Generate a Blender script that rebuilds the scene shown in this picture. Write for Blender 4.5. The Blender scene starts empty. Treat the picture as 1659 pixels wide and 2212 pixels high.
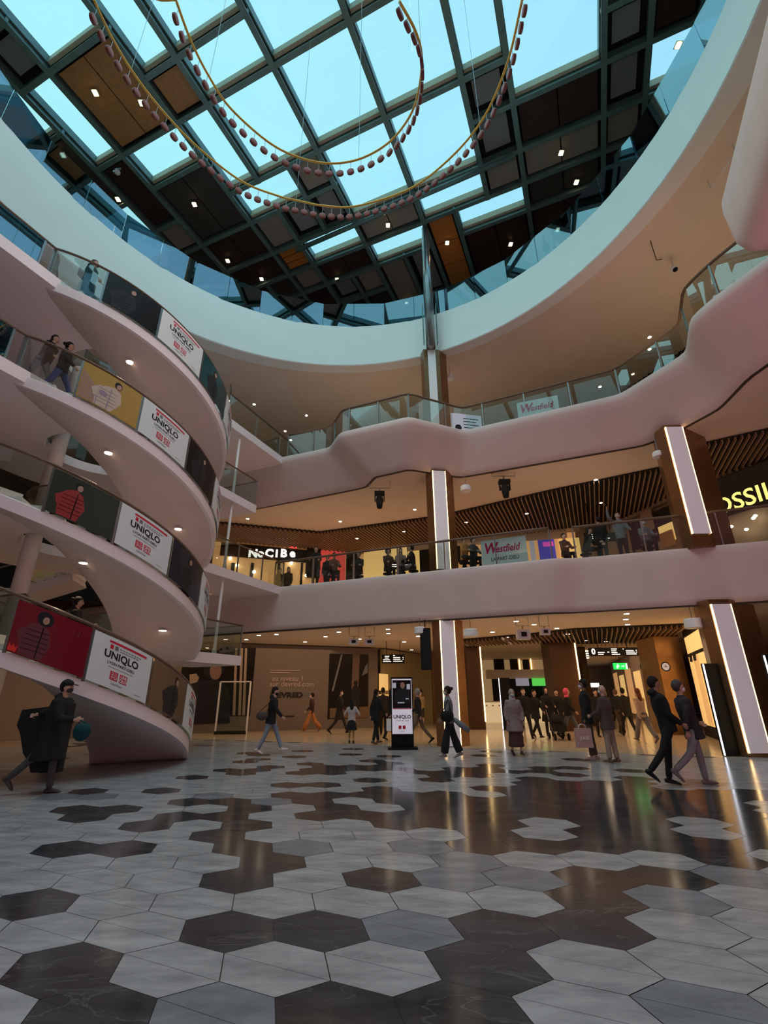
import bpy, math, random
from math import sin, cos, pi, radians, degrees, sqrt, atan2
from mathutils import Vector, Matrix
random.seed(7)
SC = bpy.context.scene
COL = SC.collection

# ------------------------------------------------------------------ camera
F = 1018.0; CX = 829.5; CY = 1106.0; TH = radians(21.3); RO = radians(0.4); H = 1.55
cam_d = bpy.data.cameras.new('camera'); cam = bpy.data.objects.new('camera', cam_d); COL.objects.link(cam)
cam_d.sensor_fit = 'HORIZONTAL'; cam_d.sensor_width = 36.0; cam_d.lens = F / 1659.0 * 36.0
cam_d.clip_end = 300
_r = Vector((cos(RO), sin(RO) * sin(TH), -sin(RO) * cos(TH)))
_u = Vector((sin(RO), -cos(RO) * sin(TH), cos(RO) * cos(TH)))
_b = -Vector((0, cos(TH), sin(TH)))
cam.matrix_world = Matrix(((_r.x, _u.x, _b.x, 0), (_r.y, _u.y, _b.y, 0), (_r.z, _u.z, _b.z, H), (0, 0, 0, 1)))
SC.camera = cam
# ------------------------------------------------------------------ view / world / daylight
SC.view_settings.view_transform = 'Standard'; SC.view_settings.look = 'None'
SC.view_settings.gamma = 1.0; SC.view_settings.use_curve_mapping = False
SC.view_settings.exposure = 0.0
w = bpy.data.worlds.new('sky'); SC.world = w; w.use_nodes = True
nt = w.node_tree; nt.nodes.clear()
wo = nt.nodes.new('ShaderNodeOutputWorld'); bg = nt.nodes.new('ShaderNodeBackground')
tc = nt.nodes.new('ShaderNodeTexCoord'); mp = nt.nodes.new('ShaderNodeMapping'); nz = nt.nodes.new('ShaderNodeTexNoise')
gr = nt.nodes.new('ShaderNodeSeparateXYZ'); mr = nt.nodes.new('ShaderNodeMapRange')
rp = nt.nodes.new('ShaderNodeValToRGB'); mx = nt.nodes.new('ShaderNodeMix'); mx.data_type = 'RGBA'
nz.inputs['Scale'].default_value = 1.6; nz.inputs['Detail'].default_value = 5
nt.links.new(tc.outputs['Generated'], mp.inputs['Vector']); nt.links.new(mp.outputs[0], nz.inputs['Vector'])
nt.links.new(tc.outputs['Generated'], gr.inputs[0])
# a touch greener and brighter towards the left (west), bluer to the right
nt.links.new(gr.outputs['X'], mr.inputs['Value']); mr.inputs['From Min'].default_value = -0.7; mr.inputs['From Max'].default_value = 0.5
rp.color_ramp.elements[0].position = 0; rp.color_ramp.elements[0].color = (0.44, 0.94, 0.98, 1)
rp.color_ramp.elements[1].position = 1; rp.color_ramp.elements[1].color = (0.36, 0.74, 0.99, 1)
nt.links.new(mr.outputs[0], rp.inputs[0])
r2 = nt.nodes.new('ShaderNodeValToRGB'); r2.color_ramp.elements[0].position = 0.62; r2.color_ramp.elements[1].position = 0.8
nt.links.new(nz.outputs[0], r2.inputs[0]); nt.links.new(r2.outputs[0], mx.inputs['Factor'])
nt.links.new(rp.outputs[0], mx.inputs['A']); mx.inputs['B'].default_value = (0.8, 0.95, 1.0, 1)
nt.links.new(mx.outputs['Result'], bg.inputs['Color']); bg.inputs['Strength'].default_value = 1.1
nt.links.new(bg.outputs[0], wo.inputs['Surface'])

AX = radians(-23.0)
UX = Vector((cos(AX), sin(AX), 0)); VX = Vector((-sin(AX), cos(AX), 0))
def W(u, v, z=0): return UX * u + VX * v + Vector((0, 0, z))
def UV(p): return p[0] * UX.x + p[1] * UX.y, p[0] * VX.x + p[1] * VX.y

def area(name, loc, size, power, color, rot=(0, 0, 0), spread=180):
    l = bpy.data.lights.new(name, 'AREA'); l.shape = 'RECTANGLE'; l.size = size[0]; l.size_y = size[1]
    l.energy = power; l.color = color; l.spread = radians(spread)
    o = bpy.data.objects.new(name, l); COL.objects.link(o); o.location = loc; o.rotation_euler = rot
    o.visible_glossy = False
    return o
# daylight falling through the glazed roof
area('daylight', W(-5, 6, 22.6), (13, 14), 1020, (0.56, 0.94, 0.96), (0, 0, AX))
area('daylight', W(-8, -6, 22.6), (12, 8), 500, (0.58, 0.90, 1.0), (0, 0, AX))
# warm lamps of the galleries
WARM = (1.0, 0.64, 0.36)
for (u, v, z, su, sv, p) in ((-12, 20.5, 3.85, 9, 5, 240), (-4, 21, 3.85, 7, 7, 420), (1.5, 23, 3.85, 4, 8, 300), (0, 33, 3.85, 8, 8, 240), (6.5, 20, 3.85, 4, 4, 60), (-17, 14, 3.85, 4, 8, 160),
                         (-12, 21, 9.6, 9, 5, 130), (-3, 22, 9.6, 9, 5, 170), (6, 20, 9.6, 5, 5, 120), (-18, 14, 9.6, 4, 8, 60),
                         (-8, 21, 15.6, 10, 3, 60), (6, 17.5, 15.6, 6, 3, 70)):
    area('gallery_light', W(u, v, z), (su, sv), p * 0.6, WARM, (0, 0, AX))
# light thrown up onto the gallery ceilings by shop fronts and displays
for (u, v, z, su, sv, p) in ((-10, 22, 0.35, 9, 4, 45), (-1, 20, 0.35, 7, 5, 45), (-10, 20, 6.1, 9, 3, 90), (1, 19.5, 6.1, 9, 3, 90), (-7, 18.2, 11.9, 9, 2, 90), (5, 16.2, 11.9, 5, 2, 90), (8.5, 12, 11.9, 2, 6, 80)):
    area('bounce_light', W(u, v, z), (su, sv), p * 0.42, (1.0, 0.66, 0.42), (pi, 0, -AX))
# unseen rosy fill lamps added to tint the atrium fronts
area('rosy_fill_light', (-1, -3, 3.0), (8, 3), 270, (1.0, 0.64, 0.62), (radians(118), 0, 0))
area('court_fill_light', (-1.5, 7, 15.7), (9, 9), 480, (1.0, 0.70, 0.58), (0, 0, 0))  # overhead fill lamp added to warm the court floor
area('rosy_fill_light', (9, 2, 2.5), (5, 3), 240, (1.0, 0.34, 0.46), (radians(150), 0, radians(30)))  # magenta fill lamp added to pink the near gallery tongue

def ray(x, y):
    a = (x - CX) / F; b = -(y - CY) / F
    c, s = cos(RO), sin(RO)
    a, b = a * c + b * s, -a * s + b * c
    return Vector((a, cos(TH) - sin(TH) * b, sin(TH) + cos(TH) * b))
def atz(x, y, z):
    r = ray(x, y); t = (z - H) / r.z; return Vector((r.x * t, r.y * t, z))
def aty(x, y, Y):
    r = ray(x, y); t = Y / r.y; return Vector((r.x * t, Y, H + r.z * t))
def onplane(x, y, p, n):
    r = ray(x, y); o = Vector((0, 0, H)); t = (Vector(p) - o).dot(Vector(n)) / r.dot(Vector(n)); return o + r * t

# ------------------------------------------------------------------ materials
def mat(name, col, rough=0.5, metal=0.0, em=None, es=0.0, noise=0.0, nscale=4.0, spec=0.5, bump=0.0, coat=0.0):
    m = bpy.data.materials.new(name); m.use_nodes = True; n = m.node_tree; b = n.nodes['Principled BSDF']
    b.inputs['Base Color'].default_value = (*col, 1); b.inputs['Roughness'].default_value = rough
    b.inputs['Metallic'].default_value = metal; b.inputs['Specular IOR Level'].default_value = spec
    b.inputs['Coat Weight'].default_value = coat
    if em: b.inputs['Emission Color'].default_value = (*em, 1); b.inputs['Emission Strength'].default_value = es
    if noise or bump:
        t = n.nodes.new('ShaderNodeTexCoord'); z = n.nodes.new('ShaderNodeTexNoise'); z.inputs['Scale'].default_value = nscale; z.inputs['Detail'].default_value = 6
        n.links.new(t.outputs['Object'], z.inputs['Vector'])
        if noise:
            r = n.nodes.new('ShaderNodeValToRGB'); r.color_ramp.elements[0].position = 0.3; r.color_ramp.elements[1].position = 0.7
            r.color_ramp.elements[0].color = (*[c * (1 - noise) for c in col], 1); r.color_ramp.elements[1].color = (*[min(1, c * (1 + noise)) for c in col], 1)
            n.links.new(z.outputs[0], r.inputs[0]); n.links.new(r.outputs[0], b.inputs['Base Color'])
        if bump:
            bp = n.nodes.new('ShaderNodeBump'); bp.inputs['Strength'].default_value = bump; bp.inputs['Distance'].default_value = 0.02
            n.links.new(z.outputs[0], bp.inputs['Height']); n.links.new(bp.outputs[0], b.inputs['Normal'])
    return m
def glass(name, tint, refl, rough=0.0, rtint=(1, 1, 1)):
    m = bpy.data.materials.new(name); m.use_nodes = True; n = m.node_tree; n.nodes.clear()
    o = n.nodes.new('ShaderNodeOutputMaterial'); mxs = n.nodes.new('ShaderNodeMixShader'); t = n.nodes.new('ShaderNodeBsdfTransparent'); g = n.nodes.new('ShaderNodeBsdfGlossy')
    t.inputs[0].default_value = (*tint, 1); g.inputs['Roughness'].default_value = rough; g.inputs['Color'].default_value = (*rtint, 1)
    lw = n.nodes.new('ShaderNodeLayerWeight'); lw.inputs[0].default_value = 0.35
    mr = n.nodes.new('ShaderNodeMapRange'); mr.inputs['To Min'].default_value = refl; mr.inputs['To Max'].default_value = min(1, refl + (0.45 if refl > 0.1 else 0.22))
    n.links.new(lw.outputs['Fresnel'], mr.inputs['Value']); n.links.new(mr.outputs[0], mxs.inputs[0])
    n.links.new(t.outputs[0], mxs.inputs[1]); n.links.new(g.outputs[0], mxs.inputs[2]); n.links.new(mxs.outputs[0], o.inputs[0])
    return m
def stone(name, c1, c2, vein, rough):
    m = bpy.data.materials.new(name); m.use_nodes = True; n = m.node_tree; b = n.nodes['Principled BSDF']; b.inputs['Specular IOR Level'].default_value = 0.34
    t = n.nodes.new('ShaderNodeTexCoord'); mpn = n.nodes.new('ShaderNodeMapping'); mpn.inputs['Rotation'].default_value = (0, 0, radians(25)); mpn.inputs['Scale'].default_value = (0.8, 2.6, 1)
    z = n.nodes.new('ShaderNodeTexNoise'); z.inputs['Scale'].default_value = 2.2; z.inputs['Detail'].default_value = 9; z.inputs['Roughness'].default_value = 0.62
    n.links.new(t.outputs['Object'], mpn.inputs[0]); n.links.new(mpn.outputs[0], z.inputs['Vector'])
    r = n.nodes.new('ShaderNodeValToRGB'); r.color_ramp.elements[0].position = 0.34; r.color_ramp.elements[1].position = 0.66
    r.color_ramp.elements[0].color = (*c1, 1); r.color_ramp.elements[1].color = (*c2, 1); n.links.new(z.outputs[0], r.inputs[0])
    z2 = n.nodes.new('ShaderNodeTexNoise'); z2.inputs['Scale'].default_value = 1.3; z2.inputs['Detail'].default_value = 8; z2.inputs['Distortion'].default_value = 1.2
    n.links.new(mpn.outputs[0], z2.inputs['Vector'])
    r2 = n.nodes.new('ShaderNodeValToRGB'); e = r2.color_ramp.elements; e[0].position = 0.488; e[0].color = (0, 0, 0, 1); e[1].position = 0.5; e[1].color = (1, 1, 1, 1)
    k = r2.color_ramp.elements.new(0.512); k.color = (0, 0, 0, 1); n.links.new(z2.outputs[0], r2.inputs[0])
    mt = n.nodes.new('ShaderNodeMath'); mt.operation = 'MULTIPLY'; mt.inputs[1].default_value = 0.22; n.links.new(r2.outputs[0], mt.inputs[0])
    mm = n.nodes.new('ShaderNodeMix'); mm.data_type = 'RGBA'; n.links.new(mt.outputs[0], mm.inputs['Factor']); n.links.new(r.outputs[0], mm.inputs['A']); mm.inputs['B'].default_value = (*vein, 1)
    n.links.new(mm.outputs['Result'], b.inputs['Base Color'])
    rr = n.nodes.new('ShaderNodeMapRange'); rr.inputs['To Min'].default_value = rough * 0.7; rr.inputs['To Max'].default_value = rough * 1.4; n.links.new(z2.outputs[0], rr.inputs['Value']); n.links.new(rr.outputs[0], b.inputs['Roughness'])
    bp = n.nodes.new('ShaderNodeBump'); bp.inputs['Strength'].default_value = 0.04; bp.inputs['Distance'].default_value = 0.01
    z3 = n.nodes.new('ShaderNodeTexNoise'); z3.inputs['Scale'].default_value = 0.9; n.links.new(t.outputs['Object'], z3.inputs['Vector']); n.links.new(z3.outputs[0], bp.inputs['Height']); n.links.new(bp.outputs[0], b.inputs['Normal'])
    return m
M = {}
M['plaster'] = mat('plaster', (0.66, 0.55, 0.53), 0.55, noise=0.03, nscale=1.2)  # white plaster with the pink cast of the light put into its colour
M['rimwhite'] = mat('rim_white', (0.80, 0.72, 0.76), 0.4)
M['ring'] = mat('ring_white', (0.78, 0.78, 0.76), 0.5, noise=0.02, nscale=1)
M['ceiling'] = mat('ceiling_paint', (0.72, 0.60, 0.50), 0.7, noise=0.03, nscale=1)
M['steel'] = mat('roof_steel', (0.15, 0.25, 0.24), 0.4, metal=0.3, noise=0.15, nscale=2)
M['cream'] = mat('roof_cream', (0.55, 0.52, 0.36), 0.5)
M['wood'] = mat('panel_wood', (0.40, 0.20, 0.07), 0.5, noise=0.12, nscale=6)
M['orange'] = mat('panel_orange', (0.55, 0.20, 0.04), 0.5, noise=0.1, nscale=6)
M['taupe'] = mat('panel_taupe', (0.27, 0.24, 0.20), 0.6, noise=0.05)
M['darkp'] = mat('panel_dark', (0.055, 0.045, 0.04), 0.6, noise=0.1)
M['maroon'] = mat('panel_maroon', (0.045, 0.018, 0.014), 0.6, noise=0.1)
M['greyp'] = mat('panel_grey', (0.22, 0.24, 0.24), 0.7, noise=0.05, nscale=30)
M['black'] = mat('black', (0.008, 0.008, 0.009), 0.5, spec=0.2)
M['matblack'] = mat('matt_black', (0.015, 0.013, 0.013), 0.8)
M['joint'] = mat('joint', (0.02, 0.018, 0.016), 0.9)
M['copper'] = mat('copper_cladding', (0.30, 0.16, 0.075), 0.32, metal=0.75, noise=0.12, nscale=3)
M['white'] = mat('white', (0.8, 0.79, 0.8), 0.4)
M['whitepanel'] = mat('white_panel', (0.82, 0.78, 0.82), 0.4, em=(0.85, 0.72, 0.78), es=0.10)  # no lamp itself; faint glow painted in for the edge strips' wash
M['led'] = mat('led_strip', (1, 0.9, 0.6), 0.4, em=(1.0, 0.64, 0.27), es=4.5)
M['ledwhite'] = mat('led_white', (1, 1, 1), 0.4, em=(0.85, 0.88, 1.0), es=3)
M['lamp'] = mat('lamp_glow', (1, 0.9, 0.8), 0.4, em=(1.0, 0.80, 0.55), es=14)
M['lamporange'] = mat('lamp_warm', (1, 0.8, 0.5), 0.4, em=(1.0, 0.66, 0.34), es=14)
M['chrome'] = mat('brushed_steel', (0.45, 0.47, 0.48), 0.28, metal=0.9)
M['rail'] = mat('bronze_handrail', (0.20, 0.13, 0.09), 0.35, metal=0.4)
M['gold'] = mat('gold_tube', (0.95, 0.62, 0.14), 0.38, metal=0.8)
M['disc'] = mat('copper_disc', (0.17, 0.065, 0.06), 0.35, metal=0.3)
M['glass'] = glass('clear_glass', (0.86, 0.92, 0.90), 0.03)
M['mirror'] = glass('reflecting_glass', (0.28, 0.42, 0.50), 0.30, rtint=(0.75, 0.92, 1.0))
M['sky_glass'] = glass('roof_glass', (0.97, 0.99, 0.99), 0.02)
M['slat'] = mat('wood_slat', (0.30, 0.19, 0.12), 0.5, noise=0.1)
M['shopyellow'] = mat('shop_glow', (0.8, 0.6, 0.3), 0.6, em=(1.0, 0.60, 0.20), es=0.55)
M['shopwarm'] = mat('shop_interior', (0.62, 0.42, 0.24), 0.7, em=(1.0, 0.48, 0.17), es=0.38, noise=0.1)
M['wallbrown'] = mat('wall_brown', (0.34, 0.25, 0.19), 0.7, noise=0.05)
M['hoard'] = mat('hoarding_taupe', (0.17, 0.135, 0.115), 0.6, noise=0.03)
M['greenwall'] = mat('wall_ochre', (0.42, 0.34, 0.16), 0.4, noise=0.04)
M['tilelight'] = stone('light_marble', (0.21, 0.23, 0.255), (0.37, 0.395, 0.425), (0.44, 0.46, 0.48), 0.20)
M['tiledark'] = stone('dark_marble', (0.020, 0.024, 0.029), (0.044, 0.049, 0.057), (0.25, 0.25, 0.25), 0.13)
M['tileblue'] = stone('bluegrey_marble', (0.13, 0.155, 0.185), (0.20, 0.23, 0.27), (0.3, 0.3, 0.3), 0.2)
M['tilebeige'] = stone('beige_stone', (0.40, 0.33, 0.24), (0.52, 0.43, 0.31), (0.6, 0.5, 0.4), 0.13)
M['grout'] = mat('grout', (0.035, 0.035, 0.037), 0.8)
M['postwhite'] = mat('poster_white', (0.60, 0.66, 0.68), 0.35, em=(0.6, 0.7, 0.75), es=0.03)
M['postred'] = mat('poster_red', (0.17, 0.008, 0.018), 0.3)
M['postgreen'] = mat('poster_dark_green', (0.035, 0.045, 0.035), 0.3)
M['postnavy'] = mat('poster_navy', (0.02, 0.022, 0.04), 0.25)
M['postblack'] = mat('poster_black', (0.012, 0.009, 0.009), 0.25)
M['postyellow'] = mat('poster_ochre', (0.40, 0.25, 0.05), 0.35)
M['postbrown'] = mat('poster_brown', (0.16, 0.10, 0.06), 0.3)
M['postteal'] = mat('poster_dark_teal', (0.01, 0.05, 0.06), 0.25)
M['ink'] = mat('ink_black', (0.015, 0.015, 0.02), 0.5)
M['inkgrey'] = mat('ink_grey', (0.16, 0.17, 0.19), 0.5)
M['logored'] = mat('logo_red', (0.55, 0.02, 0.05), 0.4)
M['wfred'] = mat('crimson_lettering', (0.55, 0.01, 0.09), 0.4)
M['signwhite'] = mat('sign_white', (1, 1, 1), 0.4, em=(1, 1, 0.92), es=1.05)
M['signyellow'] = mat('sign_yellow', (1, 1, 0.6), 0.4, em=(0.75, 0.72, 0.16), es=1.0)
M['signred'] = mat('sign_red', (1, 0.1, 0.1), 0.4, em=(1.0, 0.06, 0.07), es=1.1)
M['exitgreen'] = mat('exit_green', (0, 0.6, 0.1), 0.4, em=(0.02, 0.75, 0.10), es=1.0)
M['screengreen'] = mat('screen_green', (0.1, 0.6, 0.1), 0.4, em=(0.10, 0.62, 0.08), es=0.8)
M['screenblue'] = mat('screen_blue', (0.05, 0.04, 0.2), 0.4, em=(0.06, 0.05, 0.32), es=0.7)
M['screenpink'] = mat('screen_pink', (0.6, 0.1, 0.5), 0.4, em=(0.7, 0.07, 0.42), es=0.6)
M['screengrey'] = mat('screen_grey', (0.4, 0.4, 0.45), 0.4, em=(0.4, 0.4, 0.5), es=0.4)

# ------------------------------------------------------------------ mesh builder
class MB:
    def __init__(s): s.v = []; s.f = []; s.m = []; s.cur = 0
    def add(s, vs, fs):
        o = len(s.v); s.v += [Vector(p) for p in vs]
        for f in fs: s.f.append([o + i for i in f]); s.m.append(s.cur)
        return s
    def box(s, c, d, rz=0.0, ax=None):
        c = Vector(c); h = Vector(d) / 2
        if ax is None: X = Vector((cos(rz), sin(rz), 0)); Y = Vector((-sin(rz), cos(rz), 0)); Z = Vector((0, 0, 1))
        else: X, Y, Z = ax
        vs = [c + X * (h.x * i) + Y * (h.y * j) + Z * (h.z * k) for k in (-1, 1) for j in (-1, 1) for i in (-1, 1)]
        return s.add(vs, [(0, 2, 3, 1), (4, 5, 7, 6), (0, 1, 5, 4), (1, 3, 7, 5), (3, 2, 6, 7), (2, 0, 4, 6)])
    def bar(s, a, b, wd, ht):
        a = Vector(a); b = Vector(b); Y = (b - a); L = Y.length
        if L < 1e-6: return s
        Y.normalize(); X = Y.cross(Vector((0, 0, 1)))
        if X.length < 1e-3: X = Vector((1, 0, 0))
        X.normalize(); Z = X.cross(Y)
        return s.box((a + b) / 2, (wd, L, ht), ax=(X, Y, Z))
    def prism(s, poly, z0, z1):
        n = len(poly); vs = [(p[0], p[1], z0) for p in poly] + [(p[0], p[1], z1) for p in poly]
        fs = [tuple(range(n))[::-1], tuple(range(n, 2 * n))] + [(i, (i + 1) % n, n + (i + 1) % n, n + i) for i in range(n)]
        return s.add(vs, fs)
    def loft(s, rings, cap=True, closed=True):
        n = len(rings[0]); o = len(s.v); k = len(rings)
        vs = [p for r in rings for p in r]; fs = []
        for a in range(k - 1):
            for i in range(n if closed else n - 1):
                j = (i + 1) % n; fs.append((a * n + i, a * n + j, (a + 1) * n + j, (a + 1) * n + i))
        if cap and closed: fs.append(tuple(range(n))[::-1]); fs.append(tuple((k - 1) * n + i for i in range(n)))
        return s.add(vs, fs)
    def tube(s, pts, r, n=8, cap=True, up=None):
        pts = [Vector(p) for p in pts]; rings = []
        rr = r if isinstance(r, (list, tuple)) else [r] * len(pts)
        ref = Vector(up) if up else Vector((0, 0, 1))
        for i, p in enumerate(pts):
            t = (pts[min(i + 1, len(pts) - 1)] - pts[max(i - 1, 0)])
            if t.length < 1e-9: t = Vector((0, 0, 1))
            t.normalize(); a = t.cross(ref)
            if a.length < 0.05: a = t.cross(Vector((1, 0, 0)))
            a.normalize(); b = a.cross(t)
            q = rr[i]; qa, qb = (q if isinstance(q, tuple) else (q, q))
            rings.append([p + a * (qa * cos(2 * pi * k / n)) + b * (qb * sin(2 * pi * k / n)) for k in range(n)])
        return s.loft(rings, cap)
    def ell(s, c, r, n=12, m=8, ax=None):
        c = Vector(c); X, Y, Z = ax or (Vector((1, 0, 0)), Vector((0, 1, 0)), Vector((0, 0, 1)))
        rings = []
        for j in range(m + 1):
            t = -pi / 2 + pi * (j + 0.02) / (m + 0.04)
            rings.append([c + X * (r[0] * cos(t) * cos(2 * pi * i / n)) + Y * (r[1] * cos(t) * sin(2 * pi * i / n)) + Z * (r[2] * sin(t)) for i in range(n)])
        return s.loft(rings)
    def disc(s, c, nrm, r, h, n=14):
        c = Vector(c); nrm = Vector(nrm).normalized()
        return s.tube([c - nrm * h / 2, c + nrm * h / 2], r, n)
    def build(s, name, m, parent=None, smooth=False, local=False):
        me = bpy.data.meshes.new(name); off = Vector((0, 0, 0))
        if parent is not None and not local:
            q = parent
            while q is not None: off += q.location; q = q.parent
        me.from_pydata([tuple(p - off) for p in s.v], [], s.f)
        ms = m if isinstance(m, (list, tuple)) else [m]
        for x in ms: me.materials.append(x)
        if len(ms) > 1:
            for p, k in zip(me.polygons, s.m): p.material_index = k
        if smooth:
            for p in me.polygons: p.use_smooth = True
        me.update()
        o = bpy.data.objects.new(name, me); COL.objects.link(o)
        if parent is not None: o.parent = parent
        return o
def smooth_angle(o, deg=35):
    for p in o.data.polygons: p.use_smooth = True
    m = o.data
    try: m.set_sharp_from_angle(angle=radians(deg))
    except Exception: pass
def thing(name, label, cat, loc=(0, 0, 0), group=None, rz=0.0):
    o = bpy.data.objects.new(name, None); COL.objects.link(o); o.location = loc; o.rotation_euler = (0, 0, rz); o.empty_display_size = 0.2
    o['label'] = label; o['category'] = cat
    if group: o['group'] = group
    return o
def tag(o, label, cat, group=None):
    o['label'] = label; o['category'] = cat
    if group: o['group'] = group
    return o
def struct(o): o['kind'] = 'structure'; return o
_tc = {}
def text_geo(s, size, bold=0.0, shear=0.0, align='CENTER', res=3):
    key = (s, size, bold, shear, align)
    if key in _tc: return _tc[key]
    cu = bpy.data.curves.new('t', 'FONT'); cu.body = s; cu.size = size; cu.offset = bold; cu.shear = shear; cu.align_x = align; cu.align_y = 'CENTER'; cu.resolution_u = res
    o = bpy.data.objects.new('t', cu); COL.objects.link(o); bpy.context.view_layer.update()
    me = bpy.data.meshes.new_from_object(o.evaluated_get(bpy.context.evaluated_depsgraph_get()))
    r = ([Vector(v.co) for v in me.vertices], [tuple(p.vertices) for p in me.polygons])
    bpy.data.objects.remove(o); bpy.data.curves.remove(cu); bpy.data.meshes.remove(me)
    _tc[key] = r; return r
class Plane2:   # a flat drawing surface: origin = centre, X right, Z up, N towards viewer
    def __init__(s, o, X, Z): s.o = Vector(o); s.X = Vector(X).normalized(); s.Z = Vector(Z).normalized(); s.N = s.X.cross(s.Z) 
    def __call__(s, x, y, d=0.0): return s.o + s.X * x + s.Z * y + s.N * d
def draw_poly(mb, S, pts, d):
    mb.add([S(x, y, d) for x, y in pts], [tuple(range(len(pts)))])
def draw_rect(mb, S, x0, y0, x1, y1, d, nx=1):
    for i in range(nx):
        a = x0 + (x1 - x0) * i / nx; b = x0 + (x1 - x0) * (i + 1) / nx
        mb.add([S(a, y0, d), S(b, y0, d), S(b, y1, d), S(a, y1, d)], [(0, 1, 2, 3)])
def draw_ell(mb, S, x, y, rx, ry, d, rot=0, n=16):
    pts = []
    for k in range(n):
        a = rx * cos(2 * pi * k / n); b = ry * sin(2 * pi * k / n); pts.append((x + a * cos(rot) - b * sin(rot), y + a * sin(rot) + b * cos(rot)))
    draw_poly(mb, S, pts, d)
def draw_text(mb, S, s, x, y, size, d, bold=0.0, shear=0.0, align='CENTER', sx=1.0):
    vs, fs = text_geo(s, size, bold, shear, align)
    mb.add([S(x + v.x * sx, y + v.y, d) for v in vs], fs)

# ================================================================== FLOOR
P0 = Vector((-1.1319, 4.2148)); V1 = Vector((0.6509, -0.0007)); V2 = Vector((0.213, 0.4899))
DARK = {11:[-10,-8,-2,1,2,3,4,5],19:[-10,-5,3],20:[-10],24:[-10],14:[-9,-1,0,3],16:[-9,-8,-6,-5,-4,-3,-1,0,2,3],21:[-9,-5,-1],8:[-8,-7,-4,-2,0,1,2,3,4,5,6,7],15:[-8,-6,-5,-2,-1,0,1,2,5],17:[-8,-6,-5,-4,0],7:[-7,-5,-4,-2,-1,0,1,2,3,4,5,6,7],18:[-7,-4],22:[-7],9:[-6,-5,-3,-1,0,1,2,3,4,5,6,7,8],4:[-5,-4,-2,2,3,4,5,6,7],6:[-5,-3,0,1,2,4,5,7],12:[-5,-4,2,3,4,5],10:[-4,-3,-2,-1,0,2,3,4,5,6,7,8],1:[-3,4],5:[-3,2,4,5,7],13:[-3,-1,2,5],-1:[-1,3],2:[-1,1,4,5],3:[-1,6],23:[-1],-2:[0,2,3],0:[0,1,3,4]}
BLUE = {4:[-1,1],2:[2,3,6],-2:[5],1:[5]}
ga = radians(-25.5); A1 = Vector((cos(ga), sin(ga))); A2 = Vector((-sin(ga), cos(ga)))
VD = V2 * 2 - V1; VS = V1 + V2          # corner layout of the elongated hexagon
def hexcorners(c):
    # corners are the centroids of neighbouring centre triples, stretched along the plank direction
    nb = [V1, V2, V2 - V1, -V1, -V2, V1 - V2]
    pts = []
    for k in range(6):
        g = (nb[k] + nb[(k + 1) % 6]) / 3.0
        pts.append(c + g)
    return pts
fb = MB()
DK = {(i, j) for j, l in DARK.items() for i in l}; BL = {(i, j) for j, l in BLUE.items() for i in l}
INV = Matrix(((V1.x, V2.x), (V1.y, V2.y))).inverted()
rnd = random.Random(3)
for j in range(-16, 46):
    for i in range(-54, 50):
        c = P0 + V1 * i + V2 * j
        u, v = UV(c)
        if not (-13 < c.x < 14 and 0.3 < c.y < 23) or v > 16.15: continue
        pts = hexcorners(c)
        dark = (i, j) in DK
        if c.y > 14.2 and dark is False and rnd.random() < 0.06: dark = True
        m = 1 if dark else (2 if ((i, j) in BL or (rnd.random() < 0.04 and c.y > 3)) else 0)
        # two planks per hexagon, split along the long diagonal
        far = max(range(6), key=lambda k: abs((pts[k] - c).dot(A1)) + 0.0)
        g = 0.0045
        def sh(poly):
            q = Vector((sum(p.x for p in poly) / len(poly), sum(p.y for p in poly) / len(poly)))
            return [p + (q - p).normalized() * (g if not dark else 0.002) for p in poly]
        k = far
        h1 = [pts[(k + a) % 6] for a in range(4)]; h2 = [pts[(k + 3 + a) % 6] for a in range(4)]
        for hpoly in (h1, h2):
            q = sh(hpoly); fb.cur = m
            fb.add([(p.x, p.y, 0.0) for p in q], [(0, 1, 2, 3)])
fb.cur = 3
fb.add([(-13.6, -9, -0.004), (20, -9, -0.004), (20, 17.5, -0.004), (-13.6, 17.5, -0.004)], [(0, 1, 2, 3)])
fb.cur = 4   # plain beige stone under the galleries
def be(poly): fb.add([(p.x, p.y, -0.002) for p in poly], [(0, 1, 2, 3)])
for a in range(-24, 24):
    for b in range(0, 26):
        u0, v0 = a * 1.2, 16.15 + b * 1.2
        if v0 > 45: continue
        be([W(u0 + .003, v0 + .003), W(u0 + 1.197, v0 + .003), W(u0 + 1.197, v0 + 1.197), W(u0 + .003, v0 + 1.197)])
fb.cur = 3
fb.add([(-27, -10, -0.02), (27, -10, -0.02), (27, 49, -0.02), (-27, 49, -0.02)], [(0, 1, 2, 3)])
fb.add([W(-34, 16, -0.006), W(34, 16, -0.006), W(34, 48, -0.006), W(-34, 48, -0.006)], [(0, 1, 2, 3)])
fb.cur = 4
fb.add([(-25, -9, -0.0035), (-12.8, -9, -0.0035), (-12.8, 23.2, -0.0035), (-25, 28, -0.0035)], [(0, 1, 2, 3)])
floor = struct(fb.build('floor', [M['tilelight'], M['tiledark'], M['tileblue'], M['grout'], M['tilebeige']]))

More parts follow.
